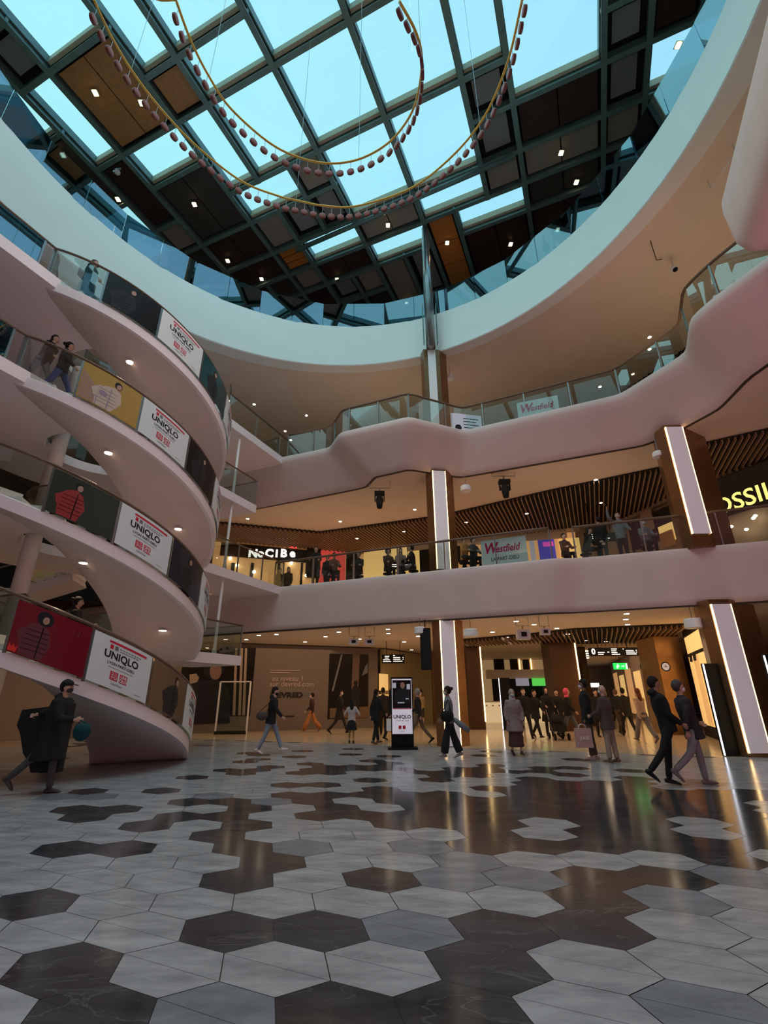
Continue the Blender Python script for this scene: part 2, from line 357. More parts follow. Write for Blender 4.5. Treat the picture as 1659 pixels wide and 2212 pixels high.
# ================================================================== OUTER WALLS
Z0C, Z1, Z1C, Z2, Z2C, Z3 = 4.0, 5.75, 9.85, 11.5, 15.9, 18.3
def wall(name, a, b, z0, z1, m, t=0.2):
    mb = MB(); a = Vector((a[0], a[1], 0)); b = Vector((b[0], b[1], 0)); d = (b - a).normalized(); n = Vector((-d.y, d.x, 0)) * t
    mb.prism([a, b, b + n, a + n], z0, z1); return struct(mb.build(name, m))
BX0, BX1, BY0, BY1 = -26, 26, -9, 48
wall('wall_back', (BX1, BY1), (BX0, BY1), 0, 26, M['wallbrown'], -0.3)
wall('wall_left', (BX0, BY1), (BX0, BY0), 0, 26, M['wallbrown'], -0.3)
wall('wall_front', (BX0, BY0), (BX1, BY0), 0, 26, M['wallbrown'], -0.3)
wall('wall_right', (BX1, BY0), (BX1, BY1), 0, 26, M['wallbrown'], -0.3)

# ================================================================== GALLERIES (fascia + ceiling below + deck above)
def resample(pairs, step=0.22):
    out = []
    for k in range(len(pairs) - 1):
        (a, b), (c, d) = pairs[k], pairs[k + 1]; a, b, c, d = map(Vector, (a, b, c, d))
        n = max(2, int((c - a).length / step))
        for i in range(n): out.append((a.lerp(c, i / n), b.lerp(d, i / n)))
    out.append((Vector(pairs[-1][0]), Vector(pairs[-1][1])))
    # soften the corners
    for _ in range(1):
        out = [out[0]] + [((out[i - 1][0] + out[i][0] * 2 + out[i + 1][0]) / 4, (out[i - 1][1] + out[i][1] * 2 + out[i + 1][1]) / 4) for i in range(1, len(out) - 1)] + [out[-1]]
    return out
def fascia(name, pairs, zt, zb, closed=False):
    P = resample(pairs); mb = MB(); rows = []
    prof = [(-0.55, zt - 0.06), (-0.16, zt - 0.05), (-0.10, zt - 0.01), (-0.05, zt), (-0.02, zt - 0.02), (0.01, zt - 0.07), (0.0, zt - 0.16), (0.04, zt - 0.3)]
    for (t, b) in P:
        d = (b - t); 
        if d.length < 1e-6: d = Vector((0, 1))
        dn = d.normalized()
        r = []
        for f, z in prof:
            if f < 0: q = t + dn * (-f)
            else: q = t + d * f
            r.append(Vector((q.x, q.y, z)))
        for k in range(1, 7):
            f = 0.04 + 0.96 * k / 6; q = t + d * f; r.append(Vector((q.x, q.y, (zt - 0.3) + (zb - zt + 0.3) * (k / 6))))
        q = b + dn * 0.07; r.append(Vector((q.x, q.y, zb)))
        r.append(Vector((q.x, q.y, zb + 0.12)))
        rows.append(r)
    mb.loft(rows, cap=False, closed=False)
    o = mb.build(name, M['plaster'], smooth=True); return struct(o), P
P1 = [((-20, 25.8), (-20, 26.0)), ((-9.5, 21.35), (-9.5, 21.6)), ((-5.2, 19.5), (-5.2, 19.8)), ((-1.5, 17.95), (-1.5, 18.25)), ((1.18, 16.86), (1.1, 17.2)), ((5.62, 15.05), (5.45, 15.42)), ((6.45, 15.05), (6.1, 15.40)), ((11.6, 13.2), (11.4, 13.5)), ((24, 8.1), (24, 8.5))]
P2 = [((-20, 25.2), (-20.0, 26.8)), ((-9, 20.6), (-9.4, 22.2)), ((-4.45, 18.62), (-5.51, 20.52)), ((-2.33, 17.8), (-0.81, 18.39)), ((-1.78, 16.58), (-0.40, 17.38)), ((0.97, 15.43), (0.99, 16.69)), ((3.25, 16.47), (3.16, 17.44)), ((8.39, 14.09), (9.3, 14.9)), ((8.96, 12.91), (9.9, 14.1)), ((9.43, 11.91), (10.5, 12.6)), ((8.7, 10.47), (10.3, 11.0)), ((8.92, 9.63), (10.6, 9.6)), ((10.5, 5.9), (12.4, 6.6)), ((11.5, -9), (13, -9))]
def reveal(name, P, z):
    mb = MB(); rg = []
    for t, b in P:
        d = (b - t).normalized(); q0 = b - d * 0.01; q1 = b + d * 0.10; rg.append([Vector((q0.x, q0.y, z - 0.012)), Vector((q1.x, q1.y, z - 0.012)), Vector((q1.x, q1.y, z + 0.05)), Vector((q0.x, q0.y, z + 0.05))])
    mb.loft(rg); return struct(mb.build(name, M['gapshade']))
M['gapshade'] = mat('gap_shade', (0.05, 0.03, 0.025), 0.6)  # dark strip colour painting the shade of the gap along the soffit
f1, R1 = fascia('trim_1', P1, Z1, Z0C)
f2, R2 = fascia('trim_2', P2, Z2, Z1C)
reveal('trim_4', R1, Z0C); reveal('trim_5', R2, Z1C)
def sheet(name, edge, far, z, m, zt=None):
    """flat slab behind a fascia: strip from the edge polyline to a far boundary"""
    mb = MB(); n = len(edge)
    vs = [Vector((p.x, p.y, z)) for p in edge] + [Vector((far(p)[0], far(p)[1], z)) for p in edge]
    mb.add(vs, [(i, i + 1, n + i + 1, n + i) for i in range(n - 1)])
    if zt is not None:
        vs = [Vector((v.x, v.y, zt)) for v in vs]; mb.add(vs, [(i, i + 1, n + i + 1, n + i) for i in range(n - 1)])
    return struct(mb.build(name, m))
def farY(p): return (p.x * 1.0 + (p.x * 0.35 if p.x > 0 else 0) , 47.9)
def far2(p):
    return (25.9 if p.y < 13 else p.x + (25.9 - p.x) * max(0, (14.5 - p.y) / 4) if False else (25.9 if p.y < 12.7 else p.x), p.y if p.y < 12.7 else 47.9)
def ceil_grid(name, edge, z, m, hole=None, slat=None):
    mb = MB(); pts = edge
    n = len(pts); far = []
    vs = []; fs = []
    poly = [Vector((p.x, p.y, z)) for p in pts]
    return poly
def ngon(name, pts, z, m):
    """triangulated polygon (may be concave)"""
    from mathutils.geometry import tessellate_polygon
    V = [Vector((p[0], p[1], z)) for p in pts]
    tr = tessellate_polygon([V]); mb = MB(); mb.add(V, [tuple(t) for t in tr]); return mb.build(name, m)
e1 = [b + (b - t).normalized() * 0.05 for t, b in R1]; e2 = [b + (b - t).normalized() * 0.05 for t, b in R2]
t1 = [t + (b - t).normalized() * 0.12 for t, b in R1]; t2 = [t + (b - t).normalized() * 0.12 for t, b in R2]
close1 = [(25.9, 8), (25.9, 47.9), (-25.9, 47.9), (-25.9, 26)]
struct(ngon('ceiling', list(e1) + close1, Z0C + 0.06, M['ceiling']))
struct(ngon('ceiling', list(e2) + [(25.9, -8.9), (25.9, 47.9), (-25.9, 47.9), (-25.9, 27)], Z1C + 0.06, M['ceiling']))
struct(ngon('floor', list(t1) + close1, Z1 - 0.06, M['tilebeige']))
struct(ngon('floor', list(t2) + [(25.9, -8.9), (25.9, 47.9), (-25.9, 47.9), (-25.9, 27)], Z2 - 0.06, M['tilebeige']))

# near gallery tongue hanging over the right of the court
def tongue():
    mb = MB(); a, vtop = 3.95, 9.75
    loopz = []
    def ringat(inset, z, r=0.45):
        pts = []
        cx, cy = a + inset + r, vtop - inset - r
        pts.append(W(a + inset, -16, z))
        for k in range(9):
            t = pi - (pi / 2) * k / 8; pts.append(W(cx + r * cos(t), cy + r * sin(t), z))
        pts.append(W(12.4, vtop - inset, z)); pts.append(W(12.4, -16, z))
        return pts
    rings = []
    for z, ins in ((11.45, 0.10), (11.38, 0.02), (11.2, 0.0), (10.35, 0.02), (10.12, 0.08), (9.97, 0.2), (9.90, 0.4), (9.88, 0.8)):
        rings.append(ringat(ins, z))
    mb.loft(rings, cap=True)
    return mb.build('ceiling', M['plaster'], smooth=False)
tg = tongue(); smooth_angle(tg, 40); struct(tg)

# ================================================================== RING OPENING, UPPER CEILING
def circ(cx, cy, r, z, n=96, a0=0): return [Vector((cx + r * cos(2 * pi * k / n + a0), cy + r * sin(2 * pi * k / n + a0), z)) for k in range(n)]
rings = [circ(-1.42, 7.65, 10.9, Z3 + 0.0), circ(-1.42, 7.65, 10.46, Z3 + 0.02), circ(-1.43, 7.65, 10.44, Z3 - 0.1), circ(-1.6, 7.62, 10.41, 17.0), circ(-1.74, 7.59, 10.38, Z2C + 0.03), circ(-1.75, 7.58, 10.42, Z2C - 0.01), circ(-1.88, 7.32, 11.2, Z2C - 0.01), circ(-1.88, 7.32, 11.25, Z2C + 0.1)]
mb = MB(); mb.loft(rings, cap=False); o = mb.build('trim_3', M['ring']); smooth_angle(o, 30); struct(o)
def annulus(name, cx, cy, r, z, m, n=96):
    mb = MB(); inner = circ(cx, cy, r, z, n); outer = []
    for p in inner:
        d = Vector((p.x - cx, p.y - cy, 0)).normalized(); t = 1e9
        if d.x > 1e-6: t = min(t, (25.9 - cx) / d.x)
        if d.x < -1e-6: t = min(t, (-25.9 - cx) / d.x)
        if d.y > 1e-6: t = min(t, (47.9 - cy) / d.y)
        if d.y < -1e-6: t = min(t, (-8.9 - cy) / d.y)
        outer.append(Vector((cx + d.x * t, cy + d.y * t, z)))
    mb.loft([inner, outer], cap=False); return mb.build(name, m)
struct(annulus('ceiling', -1.88, 7.32, 11.24, Z2C + 0.08, M['ceiling']))
struct(annulus('floor', -1.42, 7.65, 10.85, Z3, M['tilebeige']))
# faceted reflecting glass around the opening
gb = thing('glass_balustrade', 'ring of reflecting glass panels standing on the white edge of the round roof opening', 'balustrade', (-1.42, 7.65, Z3))
NP = 44
for k in range(NP):
    a0 = 2 * pi * k / NP; a1 = 2 * pi * (k + 1) / NP; rr = 10.52
    am = (a0 + a1) / 2; tw = 0.05 * (1 if k % 2 else -1)
    p0 = Vector((-1.42 + (rr - tw) * cos(a0), 7.65 + (rr - tw) * sin(a0), 0)); p1 = Vector((-1.42 + (rr + tw) * cos(a1), 7.65 + (rr + tw) * sin(a1), 0))
    d = (p1 - p0).normalized(); p0 += d * 0.01; p1 -= d * 0.01; n = Vector((d.y, -d.x, 0)) * 0.02
    mb = MB(); mb.prism([p0, p1, p1 - n, p0 - n], Z3 - 0.03, Z3 + 1.45); mb.build('glass_panel', M['mirror'], gb)

# ================================================================== GLAZED ROOF
ZR = 23.3
Gs, Wd, Og, Tp, Dk, Mr, Gy = 'sky_glass', 'wood', 'orange', 'taupe', 'darkp', 'maroon', 'greyp'
us = [-23.4, -21.8, -20.2, -18.6, -17.1, -15.5, -13.95, -12.4, -10.8, -9.2, -7.7, -6.1, -4.55, -3.0, -1.38, 0.3, 1.9, 3.6, 5.1, 6.7, 8.3, 9.9, 11.5, 13.1, 14.7]
vs_ = [-13.0, -9.8, -6.6, -3.4, 0.0, 3.2, 4.75, 6.3, 7.9, 9.5, 11.1, 12.65, 14.5, 16.0, 17.4, 19.0, 20.6, 22.2, 24, 26]
def iu(u): return min(range(len(us)), key=lambda k: abs(us[k] - u))
def iv(v): return min(range(len(vs_)), key=lambda k: abs(vs_[k] - v))
cells = []
def cell(u0, u1, v0, v1, k): cells.append((iu(u0), iu(u1), iv(v0), iv(v1), k))
for a in ((-15.5, -12.4, -13, -6.6, Gs), (-15.5, -12.4, -6.6, 0, Gs), (-15.5, -12.4, 0, 4.75, Gs), (-15.5, -12.4, 4.75, 7.9, Wd), (-15.5, -12.4, 7.9, 9.5, Gs), (-15.5, -12.4, 9.5, 12.65, Dk), (-15.5, -12.4, 12.65, 14.5, Mr), (-15.5, -12.4, 14.5, 16, Mr),
          (-17.1, -15.5, -3.4, 3.2, Gs), (-17.1, -15.5, 3.2, 4.75, Gy), (-17.1, -15.5, 4.75, 7.9, Gs), (-17.1, -15.5, 7.9, 11.1, Mr), (-17.1, -15.5, 11.1, 12.65, Tp), (-17.1, -15.5, 12.65, 14.5, Dk),
          (-20.2, -17.1, -3.4, 3.2, Tp), (-20.2, -17.1, 3.2, 6.3, Gs), (-20.2, -17.1, 6.3, 9.5, Dk), (-20.2, -17.1, 9.5, 12.65, Gs), (-20.2, -17.1, 12.65, 16, Mr),
          (-12.4, -10.8, -13, -6.6, Gs), (-12.4, -10.8, -6.6, 0, Gs), (-12.4, -10.8, 0, 6.3, Gs), (-12.4, -10.8, 6.3, 7.9, Wd), (-12.4, -10.8, 7.9, 11.1, Gs), (-12.4, -9.2, 11.1, 12.65, Gs), (-12.4, -10.8, 12.65, 14.5, Tp), (-12.4, -10.8, 14.5, 16, Og), (-12.4, -10.8, 16, 17.4, Tp), (-12.4, -10.8, 17.4, 20.6, Mr),
          (-10.8, -7.7, -13, -6.6, Gs), (-10.8, -7.7, -6.6, -3.4, Gs), (-10.8, -7.7, -3.4, 0, Wd), (-10.8, -7.7, 0, 6.3, Gs), (-10.8, -7.7, 6.3, 7.9, Gs), (-10.8, -7.7, 7.9, 11.1, Gs), (-9.2, -7.7, 11.1, 12.65, Tp), (-10.8, -9.2, 12.65, 14.5, Gy), (-9.2, -7.7, 12.65, 14.5, Gy), (-10.8, -7.7, 14.5, 16, Gs), (-10.8, -7.7, 16, 17.4, Mr), (-10.8, -9.2, 17.4, 19, Gy), (-9.2, -7.7, 17.4, 19, Tp),
          (-7.7, -4.55, -13, -6.6, Gs), (-7.7, -4.55, -6.6, 0, Gs), (-7.7, -4.55, 0, 4.75, Gs), (-7.7, -4.55, 4.75, 7.9, Gs), (-7.7, -4.55, 7.9, 11.1, Gs), (-7.7, -4.55, 11.1, 14.5, Gs), (-7.7, -4.55, 14.5, 16, Tp), (-7.7, -4.55, 16, 17.4, Gs), (-7.7, -6.1, 17.4, 20.6, Tp), (-6.1, -4.55, 17.4, 20.6, Gy),
          (-4.55, -1.38, -13, -6.6, Gs), (-4.55, -1.38, -6.6, 0, Gs), (-4.55, -1.38, 0, 4.75, Gs), (-4.55, -1.38, 4.75, 7.9, Gs), (-4.55, -1.38, 7.9, 11.1, Gs), (-4.55, -1.38, 11.1, 14.5, Gs), (-4.55, -1.38, 14.5, 16, Gs), (-4.55, -3.0, 16, 20.6, Og), (-3.0, 0.3, 16, 17.4, Gs), (-3.0, 0.3, 17.4, 20.6, Mr),
          (-1.38, 0.3, -6.6, 0, Gs), (-1.38, 0.3, 0, 6.3, Gs), (-1.38, 0.3, 6.3, 11.1, Gs), (-1.38, 0.3, 11.1, 12.65, Gy), (-1.38, 0.3, 12.65, 14.5, Gy), (-1.38, 0.3, 14.5, 16, Tp),
          (0.3, 3.6, -6.6, 0, Gs), (0.3, 3.6, 0, 6.3, Gs), (0.3, 3.6, 6.3, 12.65, Gs), (0.3, 3.6, 12.65, 14.5, Mr), (0.3, 3.6, 14.5, 16, Tp), (0.3, 3.6, 16, 17.4, Dk), (0.3, 3.6, 17.4, 20.6, Mr),
          (3.6, 5.1, 3.2, 6.3, Gs), (3.6, 5.1, 6.3, 9.5, Gs), (3.6, 5.1, 9.5, 11.1, Gy), (3.6, 5.1, 11.1, 12.65, Gy), (3.6, 5.1, 12.65, 14.5, Gy), (3.6, 5.1, 14.5, 16, Tp), (3.6, 5.1, 16, 19, Mr),
          (5.1, 6.7, 3.2, 9.5, Mr), (5.1, 6.7, 9.5, 12.65, Mr), (5.1, 8.3, 12.65, 14.5, Gs), (5.1, 8.3, 14.5, 16, Tp), (6.7, 8.3, 6.3, 12.65, Gs), (8.3, 11.5, 6.3, 12.65, Dk)):
    cell(*a)
occ = {}
for n, (a, b, c, d, k) in enumerate(cells):
    for i in range(a, b):
        for j in range(c, d): occ.setdefault((i, j), n)
for i in range(len(us) - 1):
    for j in range(len(vs_) - 1):
        if (i, j) not in occ:
            cells.append((i, i + 1, j, j + 1, Mr if (i * 7 + j * 3) % 3 else Dk)); occ[(i, j)] = len(cells) - 1
# beams where neighbouring cells differ
bm = MB(); wb = 0.21
for i in range(1, len(us) - 1):
    j = 0
    while j < len(vs_) - 1:
        if occ[(i - 1, j)] != occ[(i, j)]:
            j2 = j
            while j2 < len(vs_) - 1 and occ[(i - 1, j2)] != occ[(i, j2)]: j2 += 1
            c = W(us[i], (vs_[j] + vs_[j2]) / 2, ZR + 0.22); L = vs_[j2] - vs_[j] + wb
            bm.box(c, (wb * 0.45, L, 0.44), AX); bm.box(c + Vector((0, 0, -0.22)), (wb, L, 0.05), AX); bm.box(c + Vector((0, 0, 0.31)), (wb * 1.0, L, 0.05), AX)
            j = j2
        else: j += 1
for j in range(1, len(vs_) - 1):
    i = 0
    while i < len(us) - 1:
        if occ[(i, j - 1)] != occ[(i, j)]:
            i2 = i
            while i2 < len(us) - 1 and occ[(i2, j - 1)] != occ[(i2, j)]: i2 += 1
            c = W((us[i] + us[i2]) / 2, vs_[j], ZR + 0.22); L = us[i2] - us[i] + wb
            bm.box(c, (L, wb * 0.45, 0.42), AX); bm.box(c + Vector((0, 0, -0.21)), (L, wb * 0.9, 0.05), AX); bm.box(c + Vector((0, 0, 0.30)), (L, wb * 1.0, 0.05), AX)
            i = i2
        else: i += 1
struct(bm.build('ceiling_beam', M['steel']))
used = set(occ.values())
KN = {Gs: 'roof_window', Wd: 'roof_panel', Og: 'roof_panel', Tp: 'roof_panel', Dk: 'roof_panel', Mr: 'roof_panel', Gy: 'roof_panel'}
fr = MB(); glz = MB(); pn = MB(); kinds = [Wd, Og, Tp, Dk, Mr, Gy]
for n, (a, b, c, d, k) in enumerate(cells):
    if n not in used: continue
    u0, u1, v0, v1 = us[a], us[b], vs_[c], vs_[d]
    if k == Gs:
        g = 0.11
        glz.cur = 0; ce = W((u0 + u1) / 2, (v0 + v1) / 2, ZR + 0.62); glz.box(ce, (u1 - u0, v1 - v0, 0.03), AX)
        # raised kerb of each rooflight; the far one is pale
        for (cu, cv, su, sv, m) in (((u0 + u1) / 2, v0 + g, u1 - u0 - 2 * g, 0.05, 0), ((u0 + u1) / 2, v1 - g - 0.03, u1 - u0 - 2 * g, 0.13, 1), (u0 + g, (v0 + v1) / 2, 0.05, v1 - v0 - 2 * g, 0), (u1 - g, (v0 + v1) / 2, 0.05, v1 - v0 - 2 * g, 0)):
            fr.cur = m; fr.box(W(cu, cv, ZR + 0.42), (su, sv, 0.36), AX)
    else:
        g = 0.17; pn.cur = kinds.index(k)
        nu = max(1, round((u1 - u0) / 1.6)); nv = max(1, round((v1 - v0) / 2.2)) if k != Og else 3
        if k == Gy: nu = nv = 1; g = 0.28
        for p in range(nu):
            for q in range(nv):
                x0 = u0 + g + (u1 - u0 - 2 * g) * p / nu; x1 = u0 + g + (u1 - u0 - 2 * g) * (p + 1) / nu
                y0 = v0 + g + (v1 - v0 - 2 * g) * q / nv; y1 = v0 + g + (v1 - v0 - 2 * g) * (q + 1) / nv
                pn.box(W((x0 + x1) / 2, (y0 + y1) / 2, ZR + (0.2 if k != Gy else 0.35)), (x1 - x0 - 0.05, y1 - y0 - 0.05, 0.05), AX)
        pn.cur = len(kinds)
        pn.box(W((u0 + u1) / 2, (v0 + v1) / 2, ZR + 0.5), (u1 - u0, v1 - v0, 0.06), AX)
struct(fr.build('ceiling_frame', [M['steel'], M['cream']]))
struct(glz.build('window_1', M['sky_glass']))
struct(pn.build('ceiling', [M[k] for k in kinds] + [M['matblack']]))
# round pipe under the roof
struct(MB().tube([atz(640, 541, ZR - 0.5), atz(1110, 337, ZR - 0.5)], 0.11, 10).build('ceiling_pipe', M['steel'], smooth=True))
# close the roof edge beyond the grid
mb = MB()
for (x0, y0, x1, y1) in ((-45, 25.9, 45, 60), (-45, -40, 45, -12.9)): mb.prism([W(x0, y0), W(x1, y0), W(x1, y1), W(x0, y1)], ZR + 0.4, ZR + 0.6)
for (x0, y0, x1, y1) in ((-60, -12.9, -23.3, 25.9), (14.6, -12.9, 60, 25.9)): mb.prism([W(x0, y0), W(x1, y0), W(x1, y1), W(x0, y1)], ZR + 0.4, ZR + 0.6)
struct(mb.build('ceiling', M['maroon']))

# ================================================================== COLUMNS
def column(label, poly, strip, z0, z1, zs0, zs1, lp=None):
    c = Vector((sum(p[0] for p in poly) / len(poly), sum(p[1] for p in poly) / len(poly), z0))
    t = thing('clad_column', label, 'column', c, 'copper clad columns')
    MB().prism(poly, z0, z1).build('cladding', M['copper'], t)
    a = Vector((*strip[0], 0)); b = Vector((*strip[1], 0)); d = (b - a).normalized(); n = Vector((d.y, -d.x, 0))
    mb = MB(); mb.prism([a + n * 0.0, b, b + n * 0.05, a + n * 0.05], zs0, zs1); mb.build('white_panel', M['whitepanel'], t)
    for p, q in ((a, -d), (b, d)):
        s = MB(); p0 = p + q * 0.0; s.prism([p0, p0 + q * 0.022, p0 + q * 0.022 + n * 0.055, p0 + n * 0.055] if q.dot(d) > 0 else [p0 + q * 0.022, p0, p0 + n * 0.055, p0 + q * 0.022 + n * 0.055], zs0, zs1); s.build('light_strip', M['led'], t)
    return t
cc = [(1.92, 16.86), (2.44, 16.93), (2.80, 17.35), (2.72, 18.2), (1.82, 18.2), (1.70, 17.3)]
rc = [(9.40, 13.72), (9.98, 13.70), (11.25, 14.45), (11.1, 15.3), (9.75, 15.0), (9.36, 14.2)]
ST = ((1.94, 16.85), (2.42, 16.915)); SR = ((9.43, 13.70), (9.96, 13.685))
column('slim copper clad column with lit white strip on the court floor, beside the counter', cc, ST, 0, Z0C + 0.1, 0.02, Z0C)
column('wide copper clad column with lit white strip on the court floor at the right edge', rc, SR, 0, Z0C + 0.1, 0.1, Z0C - 0.05)
column('slim copper clad column with lit strip on the first gallery, between the hanging spotlights', cc, ST, Z1 - 0.05, Z1C + 0.1, Z1 + 0.12, Z1C)
column('wide copper clad column with lit strip on the first gallery beside the yellow lettering', rc, SR, Z1 - 0.05, Z1C + 0.1, Z1 + 0.35, Z1C)
t = thing('clad_column', 'copper clad column with plain white front strip on the top gallery', 'column', (2.25, 17.6, Z2), 'copper clad columns')
MB().prism([(1.80, 16.9), (2.5, 16.95), (2.85, 17.3), (2.75, 17.75), (1.8, 17.75), (1.7, 17.25)], Z2 - 0.05, Z2C + 0.0).build('cladding', M['copper'], t)
MB().prism([(1.98, 16.84), (2.32, 16.86), (2.32, 16.9), (1.98, 16.9)], Z2 + 0.05, Z2C + 0.1).build('front_strip', M['white'], t)
t = thing('roof_post', 'tall pale steel post rising from the top gallery column to the roof', 'post', (2.1, 16.75, Z2C))
MB().tube([(2.12, 16.72, Z2C - 0.1), (2.12, 16.72, 19.5), (2.12, 16.72, ZR - 0.1)], [0.20, 0.22, 0.15], 12).build('shaft', M['chrome'], t, smooth=True)
lb = MB()
for s in (-1, 1):
    x = 2.12 + s * 0.30
    lb.bar((x, 16.55, 16.0), (x, 16.55, 18.2), 0.03, 0.03); lb.bar((x, 16.75, 16.0), (x, 16.75, 18.2), 0.03, 0.03)
    for z in (16.05, 16.9, 17.1, 18.1): lb.bar((x, 16.55, z), (x, 16.75, z), 0.03, 0.03)
    lb.bar((x, 16.55, 16.1), (x, 16.75, 16.9), 0.02, 0.02)
lb.build('bracket', M['steel'], t)

# ================================================================== CURVED STAIRCASE
SX, SY, SR_ = -8.6, 12.6, 3.6
PIT = 2.87
def zr(phi, k): return PIT * (k - 1) + 0.0225 * (38.0 - phi)
def cyl(phi, r, z): return Vector((SX + r * cos(radians(phi)), SY + r * sin(radians(phi)), z))
stair = thing('curved_staircase', 'white curved open staircase winding through four storeys on the left of the court', 'staircase', (SX, SY, 0))
for k in range(1, 5):
    N = 40; ph = [38 - 127.5 * i / N for i in range(N + 1)]
    mb = MB(); rg = []
    for p in ph:
        z = zr(p, k); zb = max(z - 0.28, 0.0) if k == 1 else z - 0.28; z = max(z, 0.01)
        rg.append([cyl(p, 3.50, z), cyl(p, 3.60, z), cyl(p, 3.62, z - 0.02 if z > .03 else z), cyl(p, 3.62, zb), cyl(p, 3.50, zb)])
    mb.loft(rg); fl = mb.build('flight_rim', M['rimwhite'], stair); smooth_angle(fl, 40)
    mb = MB(); rg = []
    for p in ph:
        z = zr(p, k); zb = z - 0.28
        if k == 1: zb = max(zb, 0.0)
        z = max(z, 0.01)
        rg.append([cyl(p, 3.52, zb), cyl(p, 3.3, zb - (0.03 if zb > .05 else 0)), cyl(p, 2.4, zb - (0.05 if zb > .1 else 0)), cyl(p, 1.5, zb - (0.03 if zb > .05 else 0)), cyl(p, 1.35, zb), cyl(p, 1.35, z), cyl(p, 1.45, z), cyl(p, 1.45, max(z - 0.14, zb)), cyl(p, 3.52, max(z - 0.14, zb))])
    mb.loft(rg); so = mb.build('flight_soffit', M['plaster'], stair); smooth_angle(so, 30)
    mb = MB(); ns = 18
    for i in range(ns):
        a = 38 - 127.5 * i / ns; b = 38 - 127.5 * (i + 1) / ns; zt = PIT * (k - 1) + PIT * (i + 1) / ns - 0.03
        for m_ in range(2):
            a2 = a + (b - a) * m_ / 2; b2 = a + (b - a) * (m_ + 1) / 2
            zl = max(PIT * (k - 1), zt - 0.24)
            P = [cyl(a2, 1.46, zl), cyl(a2, 3.49, zl), cyl(b2, 3.49, zl), cyl(b2, 1.46, zl)]
            mb.prism(P, zl, zt)
    mb.build('steps', M['white'], stair)
    # landing at the top of this flight, wrapping round the back
    z = PIT * k
    ang = list(range(38, 271, 8)) + [270.5]
    outer = [cyl(a, 3.6, 0) for a in ang]; inner = [cyl(a, 1.35, 0) for a in ang]
    mb = MB(); rg = [[cyl(a, 3.6, z), cyl(a, 3.6, z - 0.28), cyl(a, 1.35, z - 0.28), cyl(a, 1.35, z)] for a in ang]
    mb.loft(rg)
    vend = 14.0 if k in (1, 3) else (16.5 if k == 2 else 18.9)
    mb.prism([W(-14.4, 10.4), W(-11.45, 10.9), W(-11.45, vend), W(-13.6, vend), W(-14.4, 11.6)], z - 0.30, z + 0.02)
    dn = VX * -1
    a0 = cyl(270, 3.6, 0); a1 = cyl(262, 1.5, 0)
    q0 = cyl(-84, 3.6, 0); q1 = q0 + dn * 5.0; q2 = q1 - UX * 2.4; q3 = q2 + VX * 5.5
    mb.prism([q0 + VX * 0.6, q1, q2, q3], z - 0.30, z + 0.015)
    la = mb.build('landing', M['rimwhite'], stair)
mb = MB(); mb.tube([(-9.55, 12.2, 0), (-9.55, 12.2, 11.2)], 0.2, 16, cap=False); mb.build('core_column', M['plaster'], stair, smooth=True)
for k in range(1, 4):
    p = W(-11.62, 12.8, 0); mb = MB()
    mb.tube([(p.x, p.y, PIT * k), (p.x, p.y, PIT * k + 0.25), (p.x, p.y, PIT * (k + 1) - 0.5), (p.x, p.y, PIT * (k + 1) - 0.28)], [0.09, 0.05, 0.05, 0.03], 10)
    mb.build('support_rod', M['white'], stair, smooth=True)

class PanelS:
    def __init__(s, pc, k, r=3.66, w=1.38): s.pc = pc; s.k = k; s.r = r; s.w = w
    def __call__(s, x, y, d=0.0):
        ph = s.pc + degrees(x / s.r); return cyl(ph, s.r + d, zr(ph, s.k) + 0.03 + y)
def clipx(pts, a, b):
    def half(P, x0, sgn):
        out = []
        for i in range(len(P)):
            p, q = P[i], P[(i + 1) % len(P)]; ip = (p[0] - x0) * sgn >= 0; iq = (q[0] - x0) * sgn >= 0
            if ip: out.append(p)
            if ip != iq:
                t = (x0 - p[0]) / (q[0] - p[0]); out.append((x0, p[1] + t * (q[1] - p[1])))
        return out
    P = half(pts, a, 1)
    return half(P, b, -1) if len(P) > 2 else []
def cpoly(mb, S, pts, d, st=0.12):
    x0 = min(p[0] for p in pts); x1 = max(p[0] for p in pts); a = x0
    while a < x1 - 1e-6:
        b = min(a + st, x1); P = clipx(pts, a, b)
        if len(P) > 2: mb.add([S(x, y, d) for x, y in P], [tuple(range(len(P)))])
        a = b
def cell_(mb, S, x, y, rx, ry, d, rot=0):
    pts = []
    for k in range(18):
        a = rx * cos(2 * pi * k / 18); b = ry * sin(2 * pi * k / 18); pts.append((x + a * cos(rot) - b * sin(rot), y + a * sin(rot) + b * cos(rot)))
    cpoly(mb, S, pts, d)
def crect(mb, S, x0, y0, x1, y1, d): cpoly(mb, S, [(x0, y0), (x1, y0), (x1, y1), (x0, y1)], d)
SKIN = mat('printed_skin', (0.40, 0.24, 0.18), 0.5)
PINKJ = mat('printed_mauve_jacket', (0.13, 0.035, 0.05), 0.5); REDJ = mat('printed_red_jacket', (0.30, 0.035, 0.035), 0.5)
CREAMJ = mat('printed_cream_fleece', (0.50, 0.42, 0.34), 0.6); DARKJ = mat('printed_dark_jacket', (0.02, 0.02, 0.025), 0.5)
LILAC = mat('printed_lilac', (0.30, 0.22, 0.32), 0.6)
